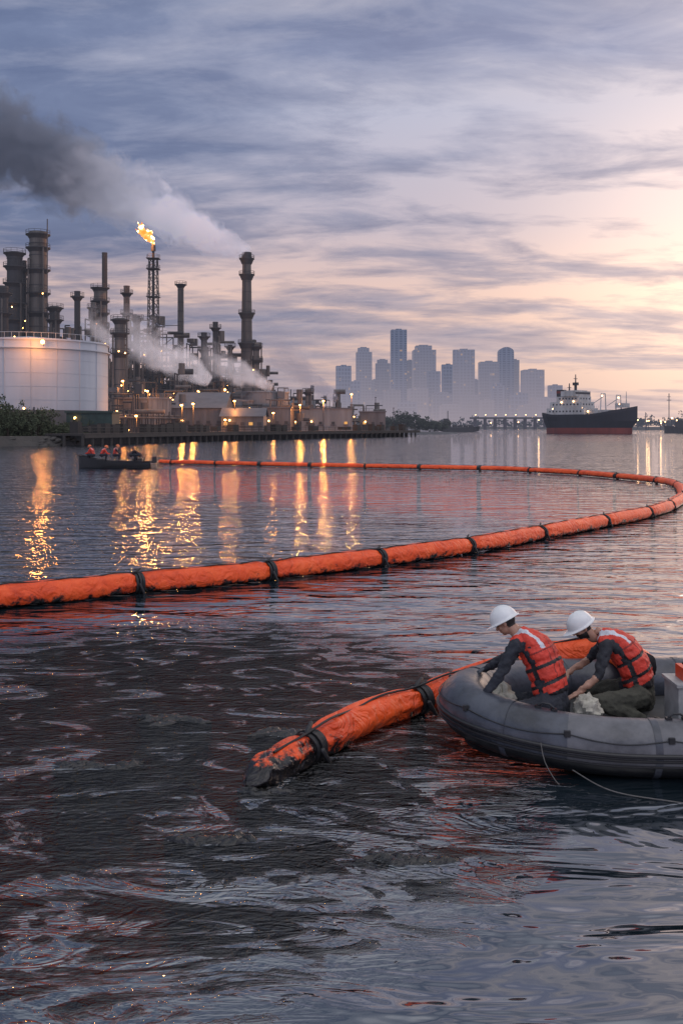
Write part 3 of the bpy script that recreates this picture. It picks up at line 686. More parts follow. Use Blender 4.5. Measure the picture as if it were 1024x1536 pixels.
def column(name,px,wpx,ytop,D,plats=(),m=1,w2=None,lights=0,extra=True,ladder=True):
    mb=MB(); x=wx(px,D); r=wpx*D/F/2; r2=(w2 if w2 else wpx)*D/F/2; z1=wz(ytop,D)
    mb.cyl((x,D,G0),(x,D,z1),r2,r,20,m); mb.cyl((x,D,z1),(x,D,z1+0.35*r),r*1.08,r*1.02,20,m)
    for p in plats:
        z=wz(p,D); k=(z-G0)/(z1-G0); rr_=r2+(r-r2)*k
        mb.cyl((x,D,z-0.12),(x,D,z+0.12),rr_+1.0,rr_+1.0,16,0); rail(mb,(x,D),rr_+0.95,z)
        mb.cyl((x,D,z-1.1),(x,D,z-0.12),rr_*1.02,rr_+0.7,12,0)
    zz=G0+2
    while zz<z1-1:
        k=(zz-G0)/(z1-G0); rr_=r2+(r-r2)*k; mb.cyl((x,D,zz),(x,D,zz+0.18),rr_*1.05,rr_*1.05,16,0); zz+=random.uniform(2.8,4.2)
    if ladder:
        for s_ in (-0.22,0.22): mb.beam((x+r2*0.6+s_,D-r2*0.95,G0),(x+r*0.6+s_,D-r*1.05,z1),0.06)
    if extra:
        for q in range(3):
            a=random.uniform(math.pi,2*math.pi); zt=random.uniform(0.6,0.98)*(z1-G0)+G0; X_=x+(r2+0.5)*math.cos(a); Y_=D+(r2+0.5)*math.sin(a)
            mb.cyl((X_,Y_,G0),(X_,Y_,zt),0.22,0.22,8,1); mb.cyl((X_,Y_,zt),(x,D,zt),0.22,0.22,8,1)
    for q in range(lights):
        z=random.uniform(0.1,0.8)*(z1-G0)+G0; mb.sph((x+random.uniform(-r,r)*1.4,D-r2-0.8,z),0.18,8,6,4)
    return mb.obj(name,RM,True)
def unit(name,px0,px1,ytop,D,seed,dy=12,dens=0.8,lights=8,bay=4.0,lev=4.2,glow=0):
    rd=random.Random(seed); mb=MB(); x0,x1=wx(px0,D),wx(px1,D); zt=wz(ytop,D)
    nx=max(1,int((x1-x0)/bay)); ny=2; sx=(x1-x0)/nx; sy=dy/ny; nz=max(1,int((zt-G0)/lev)); sz=(zt-G0)/nz
    hts=[[max(1,int(nz*(0.45+0.6*rd.random()))) for j in range(ny+1)] for i in range(nx+1)]
    pk=rd.randrange(nx+1); hts[pk]=[nz]*(ny+1)
    for i in range(nx+1):
        for j in range(ny+1):
            X_=x0+i*sx; Y_=D+j*sy; h=min(nz,hts[i][j]); mb.beam((X_,Y_,G0),(X_,Y_,G0+h*sz),0.32)
            for k in range(1,h+1):
                Z_=G0+k*sz
                if i<nx and hts[i+1][j]>=k:
                    mb.beam((X_,Y_,Z_),(X_+sx,Y_,Z_),0.26)
                    if rd.random()<0.35: mb.beam((X_,Y_,Z_-sz),(X_+sx,Y_,Z_),0.14)
                    if j<ny and hts[i][j+1]>=k and rd.random()<dens: mb.box((X_+sx/2,Y_+sy/2,Z_),(sx,sy,0.12),0)
                    if j==0:
                        mb.beam((X_,Y_,Z_+1.1),(X_+sx,Y_,Z_+1.1),0.07); mb.beam((X_,Y_,Z_+.55),(X_+sx,Y_,Z_+.55),0.05)
                        for q in range(3): mb.beam((X_+sx*q/3,Y_,Z_),(X_+sx*q/3,Y_,Z_+1.1),0.06)
                if j<ny and hts[i][j+1]>=k: mb.beam((X_,Y_,Z_),(X_,Y_+sy,Z_),0.26)
                r=rd.random()
                if r<0.30: R_=rd.uniform(0.5,1.2); mb.cyl((X_+1.5,Y_+2,Z_),(X_+1.5,Y_+2,Z_+rd.uniform(2,3.6)),R_,R_,12,1)
                elif r<0.50: R_=rd.uniform(0.4,0.9); mb.cyl((X_,Y_+1.5,Z_+R_),(X_+sx*0.9,Y_+1.5,Z_+R_),R_,R_,12,rd.choice((0,1)))
                elif r<0.72: mb.box((X_+1,Y_+1.5,Z_+1),(rd.uniform(1,3),2,rd.uniform(1,2.4)),rd.choice((0,1,5)))
    for q in range(int((x1-x0)*1.6)):
        X_=rd.uniform(x0,x1); zt2=G0+rd.uniform(0.3,0.95)*(zt-G0); Y_=D-rd.uniform(0.2,1.2); R_=rd.uniform(0.1,0.26)
        mb.cyl((X_,Y_,G0),(X_,Y_,zt2),R_,R_,6,rd.choice((0,1,1)),False)
        X2=X_+rd.uniform(-6,6); mb.cyl((X_,Y_,zt2),(X2,Y_,zt2),R_,R_,6,rd.choice((0,1)),False)
    gp=[]
    for q in range(lights): 
        p=(rd.uniform(x0,x1),D-1.3,G0+(rd.random()**1.4*0.7+0.05)*(zt-G0)); gp.append(p)
        mb.sph(p,rd.choice((0.14,0.18,0.22,0.34)),8,6,4)
    o=mb.obj(name,RM,True)
    for q in range(glow):
        p=gp[q]; lightat((p[0],p[1]-1.0,p[2]),550,0.3,o)
    return o
def tank(name,px,rpx,ytop,zb,D,m,ribs=0,roof=0.10,wind=True):
    mb=MB(); x=wx(px,D); r=rpx*D/F; zt=wz(ytop,D); n=72
    mb.cyl((x,D,zb),(x,D,zt),r,r,n,m); mb.cyl((x,D,zt),(x,D,zt+r*roof),r*1.0,0.3,n,m)
    mb.cyl((x,D,zt-0.3),(x,D,zt),r+0.25,r+0.25,n,m)
    if wind: mb.cyl((x,D,zt-1.8),(x,D,zt-1.6),r+0.5,r+0.5,n,m)
    for i in range(n):
        a=2*math.pi*i/n; b=2*math.pi*(i+1)/n; p=V((x+r*math.cos(a),D+r*math.sin(a),zt)); q=V((x+r*math.cos(b),D+r*math.sin(b),zt))
        if p.y<D+2: mb.beam(p,p+V((0,0,1)),0.05,m); mb.beam(p+V((0,0,1)),q+V((0,0,1)),0.05,m)
    k=zb+2.4
    while k<zt-2: mb.cyl((x,D,k),(x,D,k+0.07),r+0.04,r+0.04,n,m); k+=2.4
    for i in range(ribs):
        a=math.pi+math.pi*i/ribs; mb.beam((x+(r+.05)*math.cos(a),D+(r+.05)*math.sin(a),zb),(x+(r+.05)*math.cos(a),D+(r+.05)*math.sin(a),zt),0.10,m)
    for i in range(40):
        a=math.pi*0.9+i*0.012*math.pi; z=zb+(zt-zb)*i/40; mb.box((x+(r+.5)*math.cos(a),D+(r+.5)*math.sin(a),z),(0.9,0.9,0.12),m,a)
    return mb,x,r,zt
mb,x,r,zt=tank('storage_tank',45,114,516,3.0,190,3,10)
lp=(wx(65,174.5),174.0,wz(513,174.6))
mb.sph(lp,0.36,9,10,8); mb.beam((wx(65,175.4),175.6,wz(518,175)),(wx(65,174.6),174.2,wz(515,174.6)),0.1)
mb.cyl((x,190,1.4),(x,190,6.0),r+3,r+0.4,48,0); o=mb.obj('storage_tank',RM,True); lightat((lp[0],lp[1]-1.5,lp[2]),2200,0.5,o)
mb,*_=tank('storage_tank',392,41,588,G0,275,4,26,0.05,False); mb.obj('storage_tank',RM,True)
mb,*_=tank('storage_tank',226,31,597,G0,235,4,12,0.05,False); mb.obj('storage_tank',RM,True)
mb,*_=tank('storage_tank',350,30,600,G0,268,4,12,0.05,False); mb.obj('storage_tank',RM,True)
column('distillation_column',57,25,352,265,(352,372,405,440,470),1,28,4)
column('distillation_column',22,22,388,262,(380,400,425,455,480),0,30,3)
column('distillation_column',3,18,432,250,(440,470),0,20,2)
column('distillation_column',36,8,392,270,(405,),0)
column('steel_stack',116,9,438,255,(445,),0,9)
column('steel_stack',157,8,380,300,(),0,9,0,False)
column('distillation_column',150,18,438,285,(432,452,470,490),1,22,3)
column('distillation_column',190,9,430,300,(440,470),1,11)
column('process_vessel',180,16,480,240,(480,500,530),1,17,3)
column('steel_stack',271,9,427,330,(427,),1,10,0,False)
column('process_vessel',323,8,484,300,(492,),0,9)
column('process_vessel',306,9,500,290,(505,525),0,10)
column('distillation_column',384,10,517,300,(520,540),1,11,1)
column('process_vessel',82,15,462,258,(462,480),0,17,2)
column('process_vessel',205,10,475,270,(478,),0,11)
column('process_vessel',462,8,585,300,(588,),1,9)
column('process_vessel',345,7,518,295,(520,),0,8)
column('process_vessel',140,8,455,270,(462,),1,9)
mb=MB(); D=258; x=wx(71,D); mb.beam((x,D,G0),(x,D,wz(328,D)),0.22); mb.obj('radio_mast',RM)
D=300; mb=MB(); x=wx(370,D); zt=wz(380,D)
mb.cyl((x,D,G0),(x,D,zt),2.1,1.25,28,2); mb.cyl((x,D,zt-1.2),(x,D,zt+0.3),1.5,1.5,28,0)
for p in (388,412,470,515):
    z=wz(p,D); rr_=1.3+0.75*(zt-z)/(zt-G0)+0.2; mb.cyl((x,D,z-0.15),(x,D,z+0.15),rr_+0.8,rr_+0.8,20,0); rail(mb,(x,D),rr_+0.75,z,14); mb.cyl((x,D,z-1.6),(x,D,z-0.15),rr_,rr_+0.6,16,0)
k=G0+3
while k<zt: mb.cyl((x,D,k),(x,D,k+0.15),2.14-0.85*(k-G0)/(zt-G0),2.14-0.85*(k-G0)/(zt-G0),24,0); k+=3
mb.beam((x-1.0,D-1.9,G0),(x-0.6,D-1.3,zt),0.12); mb.beam((x-0.6,D-2.0,G0),(x-0.25,D-1.4,zt),0.12)
mb.obj('chimney',RM,True)
D=285; mb=MB(); x=wx(230,D); zt=wz(372,D)
mb.cyl((x,D,G0),(x,D,zt+0.8),0.42,0.36,12,0)
def lw(z): return 2.0-0.95*(z-G0)/(zt-G0)
nz=18
for k in range(nz):
    z0=G0+(zt-3-G0)*k/nz; z1=G0+(zt-3-G0)*(k+1)/nz; a0,a1=lw(z0),lw(z1)
    cs=[(-1,-1),(1,-1),(1,1),(-1,1)]
    for q in range(4):
        c0,c1=cs[q],cs[(q+1)%4]
        mb.beam((x+c0[0]*a0,D+c0[1]*a0,z0),(x+c0[0]*a1,D+c0[1]*a1,z1),0.2)
        mb.beam((x+c0[0]*a0,D+c0[1]*a0,z0),(x+c1[0]*a1,D+c1[1]*a1,z1),0.10); mb.beam((x+c1[0]*a0,D+c1[1]*a0,z0),(x+c0[0]*a1,D+c0[1]*a1,z1),0.10)
        mb.beam((x+c0[0]*a0,D+c0[1]*a0,z0),(x+c1[0]*a0,D+c1[1]*a0,z0),0.12)
for z in (zt-3,zt-6,zt-14): mb.box((x,D,z),(3.6,3.6,0.15),0); rail(mb,(x,D),1.9,z,8)
mb.cyl((x,D,zt-0.8),(x,D,zt+0.9),0.7,0.6,14,0)
fo=mb.obj('flare_stack',RM,True)
# flame
m,nt,out=newmat('flame'); L=nt.links; tc=N(nt,'ShaderNodeTexCoord'); nz_=N(nt,'ShaderNodeTexNoise'); nz_.inputs['Scale'].default_value=0.6; nz_.inputs['Detail'].default_value=3; L.new(tc.outputs['Object'],nz_.inputs['Vector'])
e=N(nt,'ShaderNodeEmission'); L.new(ramp(nt,nz_.outputs[0],[(0.40,(1.0,0.25,0.04)),(0.56,(1.0,0.52,0.17)),(0.70,(1.0,0.56,0.22))]),e.inputs[0])
L.new(mth(nt,'ADD',mth(nt,'MULTIPLY',ramp(nt,nz_.outputs[0],[(0.56,(0,0,0)),(0.70,(1,1,1))]),120.0),1.7),e.inputs[1]); L.new(e.outputs[0],out.inputs[0]); FL=m
mb=MB()
def flame(pts,rs):
    for i in range(len(pts)-1): mb.cap(pts[i],pts[i+1],rs[i],rs[i+1],0,10)
t0=V((x,D,zt+1.0))
flame([t0,t0+V((-0.5,0,1.3)),t0+V((-1.8,0.1,2.6)),t0+V((-3.0,0.3,3.6)),t0+V((-4.3,0.2,5.0))],[0.3,0.85,1.2,0.95,0.15])
flame([t0+V((-0.4,0,1.2)),t0+V((-1.0,0.2,3.2)),t0+V((-1.9,0,4.8))],[0.6,0.65,0.08])
flame([t0+V((-2.4,0.2,3.0)),t0+V((-3.0,0,4.6)),t0+V((-3.4,0,6.6))],[0.7,0.5,0.06])
flame([t0+V((-2.2,0.2,2.6)),t0+V((-3.6,0.2,3.3)),t0+V((-5.2,0,4.6))],[0.7,0.5,0.06])
flame([t0+V((-3.4,0.2,4.4)),t0+V((-4.6,0.2,6.6))],[0.5,0.06])
remesh(mb,'gas_flame',0.12,[FL],None,2,0.9,0.9,parent=fo)
lightat(t0+V((-2.0,-2.1,3.0)),17000,0.8,fo,(1.0,0.34,0.08))
unit('process_unit',0,35,470,275,11,lights=5); unit('process_unit',38,104,478,272,12,lights=6)
unit('process_unit',128,172,478,290,13,lights=5); unit('process_unit',165,215,500,300,14,lights=6)
unit('process_unit',196,250,480,310,15,lights=6); unit('process_unit',240,300,515,300,16,lights=8)
unit('process_unit',296,350,512,300,17,lights=8); unit('process_unit',340,394,520,310,18,lights=8)
unit('process_unit',160,262,560,255,19,8,lights=26,lev=3.2,glow=4); unit('process_unit',255,345,560,282,20,8,lights=24,lev=3.2,glow=3)
unit('process_unit',385,436,568,320,21,8,lights=14,lev=3.2,glow=1); unit('process_unit',440,500,590,330,22,8,lights=14,lev=3.0,glow=1); unit('process_unit',500,560,603,335,23,8,lights=10,lev=3.0,glow=1)
unit('process_unit',200,262,605,240,24,6,lights=14,lev=3.0)
unit('process_unit',160,395,540,330,25,14,lights=20,lev=3.6,glow=3); unit('process_unit',335,440,597,262,26,5,lights=14,lev=3.0,glow=1); unit('process_unit',150,200,590,215,27,5,lights=8,lev=3.0)
def shed(name,px0,px1,yt,D,dy=14,wall=5,roof=6,gable=True,wins=5,rise=None,zb=G0):
    mb=MB(); x0,x1=wx(px0,D),wx(px1,D); zt=wz(yt,D); rise=rise if rise is not None else 0.22*dy
    ze=zt-rise if gable else zt; cx=(x0+x1)/2; wdt=x1-x0
    mb.box((cx,D+dy/2,(zb+ze)/2),(wdt,dy,ze-zb),wall)
    if gable:
        e=0.5; mb.add([(x0-e,D-e,ze-0.1),(x1+e,D-e,ze-0.1),(x1+e,D+dy/2,zt),(x0-e,D+dy/2,zt),(x1+e,D+dy+e,ze-0.1),(x0-e,D+dy+e,ze-0.1)],[(0,1,2,3),(3,2,4,5)],roof)
        mb.add([(x0,D,ze),(x0,D+dy,ze),(x0,D+dy/2,zt-.05)],[(0,1,2)],wall); mb.add([(x1,D,ze),(x1,D+dy,ze),(x1,D+dy/2,zt-.05)],[(0,1,2)],wall)
    else: mb.box((cx,D+dy/2,zt+0.15),(wdt+0.6,dy+0.6,0.3),roof)
    n=int(wdt/1.2)
    for i in range(n): mb.beam((x0+i*wdt/n,D-0.03,zb),(x0+i*wdt/n,D-0.03,ze),0.06,wall)
    for i in range(wins):
        X_=x0+(i+0.5)*wdt/wins; lit=random.random()<0.25
        mb.box((X_,D-0.10,zb+min(2.6,(ze-zb)*0.55)),(0.9,0.12,0.7),7 if lit else 0)
        mb.box((X_,D-0.13,zb+min(2.6,(ze-zb)*0.55)-0.6),(1.6,0.22,0.1),0)
    mb.box((x0+wdt*0.2,D-0.08,zb+1.3),(1.8,0.14,2.6),0)
    mb.sph((x0+wdt*0.2,D-0.5,zb+3.0),0.24,8,6,4)
    return mb.obj(name,RM,False)
shed('green_shed',100,168,619,172,6,10,10,False,0,zb=1.5)
shed('warehouse',258,336,586,238,22,5,6,True,5,4); shed('warehouse',332,395,611,232,10,5,6,True,5,2.0); shed('warehouse',395,436,612,255,10,5,6,False,3)
shed('industrial_building',452,528,613,285,12,4,6,False,4); shed('industrial_building',540,578,618,300,9,5,6,False,3); shed('industrial_building',170,200,598,225,10,5,6,False,2)
shed('industrial_building',436,470,600,300,12,5,6,True,3)
def mast(name,px,yt,D,lamp=False,P=1500):
    mb=MB(); x=wx(px,D); z=wz(yt,D); mb.cyl((x,D,G0),(x,D,z),0.16,0.09,8,0); mb.box((x,D-0.4,z),(0.5,1.2,0.18),0)
    if lamp: mb.ell((x,D-0.7,z-0.25),(0.30,0,0),(0,0.30,0),(0,0,0.2),9,8,6)
    o=mb.obj(name,RM,True)
    if lamp: lightat((x,D-0.7,z-0.75),P*0.75,0.28,o)
    return o
for px,yt,D,P in [(165,618,190,900),(205,622,205,1100),(273,606,214,2600),(290,604,216,2600),(338,628,230,900),(352,600,236,1600),(450,606,258,3800),(485,600,272,4600),(527,590,288,4800),(410,618,250,900),(385,622,244,900),(185,570,222,1500),(222,585,222,1500)]:
    mast('dock_lamp',px,yt,D,True,P)
for px,yt,D in [(505,600,295),(563,596,305),(590,612,308),(470,580,300)]: mast('jetty_mast',px,yt,D)
DK=mat('dock_timber',(0.035,0.030,0.026),0.9,vscale=0.5,haze=0.03); mb=MB()
for a,b in ((V((-44,158,0)),V((-26,221,0))),(V((-26,221,0)),V((21,308,0)))):
    Ld=(b-a).length; t=(b-a).normalized(); nr=V((t.y,-t.x,0)); nseg=int(Ld/3)
    ang=math.atan2(t.y,t.x); cc=(a+b)/2
    mb.box((cc.x,cc.y,1.75),(Ld,7,0.35),0,ang); fc=cc+nr*3.55
    mb.box((fc.x,fc.y,1.45),(Ld,0.25,0.5),0,ang)
    for i in range(nseg+1):
        for off in (3.3,0,-3):
            p=a+t*(i*3)+nr*off; mb.cyl((p.x,p.y,-1),(p.x,p.y,1.7),0.28,0.24,8,0)
        p=a+t*(i*3)+nr*3.3; mb.beam((p.x,p.y,1.9),(p.x,p.y,2.9),0.1)
        if i<nseg: q=p+t*3; mb.beam((p.x,p.y,2.9),(q.x,q.y,2.9),0.08); mb.beam((p.x,p.y,2.4),(q.x,q.y,2.4),0.06)
        if random.random()<0.5: mb.box((p.x-nr.x*3,p.y-nr.y*3,2.6),(random.uniform(1,3),1.5,random.uniform(0.8,2.4)),0,ang)
mb.obj('timber_dock',[DK])
mb=MB()
for i in range(46):
    t=i/45; a=LS[0].lerp(LS[1],t*2) if t<0.5 else LS[1].lerp(LS[2],t*2-1); a=a+V((-12,10,0)); b=a+V((0,4,0))
    mb.beam((a.x,a.y,G0),(a.x,a.y,6.5),0.25); mb.beam((b.x,b.y,G0),(b.x,b.y,6.5),0.25)
    if i>0:
        for q in range(4): mb.cyl(V((pa.x,pa.y+q*1.1,5.0+0.5*(q%2))),V((a.x,a.y+q*1.1,5.0+0.5*(q%2))),0.22,None,6,1,False)
    if i%4==0: mb.sph((a.x,a.y-0.5,6.2),0.2,8,6,4)
    pa=a
mb.obj('pipe_rack',RM,True)
# ------------------------------------------------------------ smoke volumes
def smoke(name,p0,p1,r0,r1,dens,c0,c1,nscale,warp,e0,e1,seed=0,fade=0.15,step=1.0,pw=0.7,xs=(0.25,0.62),amp0=0.5,amp1=2.2,det=4):
    p0=V(p0);p1=V(p1); Ln=(p1-p0).length; W=r1*1.15
    mb=MB(); mb.box((Ln/2,0,0),(Ln,2*W,2*W)); m,nt,out=newmat(name+'_volume'); L=nt.links
    tc=N(nt,'ShaderNodeTexCoord'); mp=N(nt,'ShaderNodeMapping'); mp.inputs['Location'].default_value=(seed,seed*2,0); mp.inputs['Scale'].default_value=(0.85,1,1); L.new(tc.outputs['Object'],mp.inputs[0])
    nz=N(nt,'ShaderNodeTexNoise'); nz.inputs['Scale'].default_value=nscale; nz.inputs['Detail'].default_value=det; nz.inputs['Roughness'].default_value=0.62; nz.inputs['Distortion'].default_value=0.5; L.new(mp.outputs[0],nz.inputs['Vector'])
    sub=N(nt,'ShaderNodeVectorMath',operation='SUBTRACT'); L.new(nz.outputs['Color'],sub.inputs[0]); sub.inputs[1].default_value=(0.5,0.5,0.5)
    sx=N(nt,'ShaderNodeSeparateXYZ'); L.new(tc.outputs['Object'],sx.inputs[0]); tt=mth(nt,'DIVIDE',sx.outputs[0],Ln)
    Rr=mth(nt,'ADD',mth(nt,'MULTIPLY',mth(nt,'POWER',mth(nt,'MAXIMUM',tt,0.001),pw),r1-r0),r0)
    ws=N(nt,'ShaderNodeSeparateXYZ'); L.new(sub.outputs[0],ws.inputs[0])
    wy=mth(nt,'ADD',sx.outputs[1],mth(nt,'MULTIPLY',mth(nt,'MULTIPLY',ws.outputs[1],Rr),warp)); wz_=mth(nt,'ADD',sx.outputs[2],mth(nt,'MULTIPLY',mth(nt,'MULTIPLY',ws.outputs[2],Rr),warp))
    rr_=mth(nt,'SQRT',mth(nt,'ADD',mth(nt,'MULTIPLY',wy,wy),mth(nt,'MULTIPLY',wz_,wz_)))
    sh_=mth(nt,'SUBTRACT',1.0,mth(nt,'DIVIDE',rr_,Rr),clamp=True)
    amp=mth(nt,'ADD',mth(nt,'MULTIPLY',tt,amp1),amp0)
    d=mth(nt,'ADD',mth(nt,'MULTIPLY',sh_,1.2),mth(nt,'MULTIPLY',mth(nt,'SUBTRACT',nz.outputs[0],0.5),amp))
    d=mth(nt,'MULTIPLY',ramp(nt,d,[(0.16,(0,0,0)),(0.52,(1,1,1))]),ramp(nt,sh_,[(0.0,(0,0,0)),(0.15,(1,1,1))]))
    fd=ramp(nt,tt,[(0.0,(0.9,)*3),(0.02,(1,1,1)),(1-fade,(0.65,)*3),(0.995,(0,0,0))])
    d=mth(nt,'MULTIPLY',mth(nt,'MULTIPLY',d,fd),dens)
    d=mth(nt,'DIVIDE',d,mth(nt,'POWER',mth(nt,'DIVIDE',Rr,r1),0.9))
    pv=N(nt,'ShaderNodeVolumePrincipled'); L.new(d,pv.inputs['Density']); L.new(ramp(nt,tt,[(xs[0],c0),(xs[1],c1)]),pv.inputs['Color'])
    L.new(ramp(nt,tt,[(xs[0],e0),(xs[1],e1)]),pv.inputs['Emission Color']); L.new(d,pv.inputs['Emission Strength'])  # faint emission stands in for light scattered within the smoke
    L.new(pv.outputs[0],out.inputs['Volume']); m.cycles.volume_step_rate=step; m.cycles.emission_sampling='NONE'
    o=mb.obj(name,[m]); o.location=p0; o.rotation_euler=(p1-p0).to_track_quat('X','Z').to_euler()
    return o
D=300; De=345
smoke('chimney_smoke',(wx(371,D),D,wz(379,D)),(wx(-110,De),De,wz(160,De)),2.2,22,0.19,(0.82,0.82,0.87),(0.32,0.35,0.42),0.125,1.9,(0.21,0.21,0.26),(0.024,0.028,0.042),3,0.25,1.0,0.72,(0.24,0.55),1.1,2.6,5)
D=262; sc_=(0.9,0.9,0.93); se_=(0.24,0.22,0.25)
smoke('steam_cloud',(wx(315,D),D,wz(572,D)),(wx(150,D),D,wz(478,D)),1.5,9,0.13,sc_,sc_,0.20,1.8,se_,se_,8,0.5,2)
smoke('steam_cloud',(wx(410,D),D-2,wz(580,D)),(wx(290,D),D,wz(528,D)),1.5,6.0,0.15,sc_,sc_,0.26,1.8,se_,se_,18,0.5,2)
smoke('steam_cloud',(wx(170,D),D-2,wz(515,D)),(wx(120,D),D,wz(470,D)),1.2,5.0,0.12,sc_,sc_,0.25,1.6,se_,se_,38,0.5,2)
D=330; sd2=(0.45,0.45,0.52)
smoke('steam_cloud',(wx(505,D),D,wz(602,D)),(wx(385,D),D,wz(495,D)),1.2,9,0.10,sd2,sd2,0.20,1.6,(0.10,0.09,0.12),(0.10,0.09,0.12),28,0.5,2)
# ------------------------------------------------------------ skyline
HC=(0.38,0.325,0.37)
def skymat(i):
    m,nt,out=newmat('skyscraper_facade'); L=nt.links
    geo=N(nt,'ShaderNodeNewGeometry'); sp=N(nt,'ShaderNodeSeparateXYZ'); L.new(geo.outputs['Position'],sp.inputs[0])
    fz=mth(nt,'FRACT',mth(nt,'DIVIDE',sp.outputs[2],random.choice((5.0,6.5,8)))); fx=mth(nt,'FRACT',mth(nt,'DIVIDE',mth(nt,'ADD',sp.outputs[0],sp.outputs[1]),random.choice((5,7,10))))
    g=mth(nt,'MAXIMUM',mth(nt,'GREATER_THAN',fz,0.66),mth(nt,'GREATER_THAN',fx,0.66))
    k=random.uniform(0.6,1.3); base=(0.035*k,0.05*k,0.085*k); frm=(0.16*k,0.18*k,0.24*k)
    nz=N(nt,'ShaderNodeTexWhiteNoise'); nz.noise_dimensions='3D'
    fl_=N(nt,'ShaderNodeVectorMath',operation='SNAP'); L.new(geo.outputs['Position'],fl_.inputs[0]); fl_.inputs[1].default_value=(5,30,5); L.new(fl_.outputs[0],nz.inputs[0])
    c=mixc(nt,g,base,frm); c=mixc(nt,mth(nt,'MULTIPLY',nz.outputs['Value'],0.3),c,frm)
    p=N(nt,'ShaderNodeBsdfPrincipled'); L.new(c,p.inputs['Base Color']); p.inputs['Roughness'].default_value=0.3
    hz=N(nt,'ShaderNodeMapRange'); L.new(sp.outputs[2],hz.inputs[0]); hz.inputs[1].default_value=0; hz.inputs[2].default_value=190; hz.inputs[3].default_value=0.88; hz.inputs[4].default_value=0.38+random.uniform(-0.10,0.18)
    e=N(nt,'ShaderNodeEmission'); L.new(ramp(nt,hz.outputs[0],[(0.35,(0.18,0.215,0.32)),(0.90,HC)]),e.inputs[0])  # aerial haze painted as emission, stronger towards the tower bases
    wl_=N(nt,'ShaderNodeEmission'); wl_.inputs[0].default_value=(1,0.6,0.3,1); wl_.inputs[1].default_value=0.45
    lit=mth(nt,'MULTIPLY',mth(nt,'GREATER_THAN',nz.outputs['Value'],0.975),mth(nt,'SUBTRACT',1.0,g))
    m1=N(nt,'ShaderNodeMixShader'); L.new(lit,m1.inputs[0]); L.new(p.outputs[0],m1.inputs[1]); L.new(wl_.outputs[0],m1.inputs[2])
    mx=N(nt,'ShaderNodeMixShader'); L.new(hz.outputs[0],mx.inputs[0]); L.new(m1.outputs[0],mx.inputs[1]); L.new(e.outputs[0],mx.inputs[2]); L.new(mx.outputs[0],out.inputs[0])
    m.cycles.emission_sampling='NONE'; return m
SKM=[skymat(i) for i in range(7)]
def tower(x0,x1,yt,D,style,mi):
    mb=MB(); a,b=wx(x0,D),wx(x1,D); z=wz(yt,D); w_=b-a; cx=(a+b)/2; dp=w_*random.uniform(0.7,1.0); rz=random.uniform(-0.12,0.12)
    if style=='flat':
        mb.box((cx,D,z/2),(w_,dp,z),0,rz); mb.box((cx,D,z+1),(w_*0.35,dp*0.5,3),0,rz); mb.box((cx,D,z*0.04),(w_*1.3,dp*1.3,z*0.08),0,rz)
    elif style=='step':
        mb.box((cx,D,z*0.47),(w_,dp,z*0.94),0,rz); mb.box((cx-w_*0.03,D,z*0.965),(w_*0.72,dp*0.7,z*0.05+1),0,rz); mb.box((cx-w_*0.03,D,z*0.99),(w_*0.4,dp*0.4,z*0.03),0,rz)
    elif style=='slant':
        mb.add([(a,D-dp/2,0),(b,D-dp/2,0),(b,D+dp/2,0),(a,D+dp/2,0),(a,D-dp/2,z*0.95),(b,D-dp/2,z),(b,D+dp/2,z),(a,D+dp/2,z*0.95)],[(0,1,5,4),(1,2,6,5),(2,3,7,6),(3,0,4,7),(4,5,6,7)],0)
    elif style=='round':
        n=12
        prof=[(a,0)]+[(cx-w_/2*math.cos(math.pi*i/n),z-w_*0.35+w_*0.35*math.sin(math.pi*i/n)) for i in range(n+1)]+[(b,0)]
        k=len(prof); vs=[(p[0],D-dp/2,p[1]) for p in prof]+[(p[0],D+dp/2,p[1]) for p in prof]
        fs=[tuple(range(k)),tuple(range(2*k-1,k-1,-1))]+[(i,i+k,(i+1)%k+k,(i+1)%k) for i in range(k)]; mb.add(vs,fs,0)
    for i in range(5): X_=a+w_*(i+0.5)/5; mb.box((X_,D-dp/2-0.9,z*0.42),(1.4,1.0,z*0.84),0)
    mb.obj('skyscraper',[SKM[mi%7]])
TW=[(504,526,549,2100,'flat'),(534,557,521,2200,'step'),(563,585,539,2300,'step'),(586,609,495,2150,'flat'),(606,622,541,2350,'flat'),(619,652,518,2250,'step'),(640,660,557,2050,'flat'),(662,681,547,2300,'flat'),(679,711,525,2150,'flat'),(718,747,543,2100,'flat'),(747,769,521,2200,'round'),(767,778,540,2250,'flat'),(783,813,555,2100,'flat'),(822,842,578,2300,'flat'),(526,540,572,2000,'flat'),(556,566,570,2400,'flat'),(700,722,570,2400,'flat'),(736,756,575,2000,'step'),(575,600,585,1950,'flat'),(612,640,583,1950,'flat'),(648,676,588,1950,'step'),(765,790,590,1950,'flat'),(800,830,597,1950,'flat'),(690,716,592,1950,'flat'),(510,535,590,1950,'flat'),(545,572,597,1900,'step'),(720,740,600,1900,'flat'),(838,856,602,2000,'flat'),(596,625,603,1850,'flat'),(660,690,606,1850,'step'),(778,805,608,1850,'flat')]
for i,t in enumerate(TW): tower(*t,i)
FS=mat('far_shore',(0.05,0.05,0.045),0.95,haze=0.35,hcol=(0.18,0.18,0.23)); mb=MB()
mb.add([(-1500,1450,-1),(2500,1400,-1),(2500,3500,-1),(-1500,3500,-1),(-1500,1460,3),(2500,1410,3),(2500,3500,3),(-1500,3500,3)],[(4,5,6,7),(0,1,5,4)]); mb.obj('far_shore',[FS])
FT=leafmat('far_tree_leaves',(0.040,0.045,0.036),(0.018,0.022,0.022),0.36,(0.16,0.17,0.23)); bl=[]
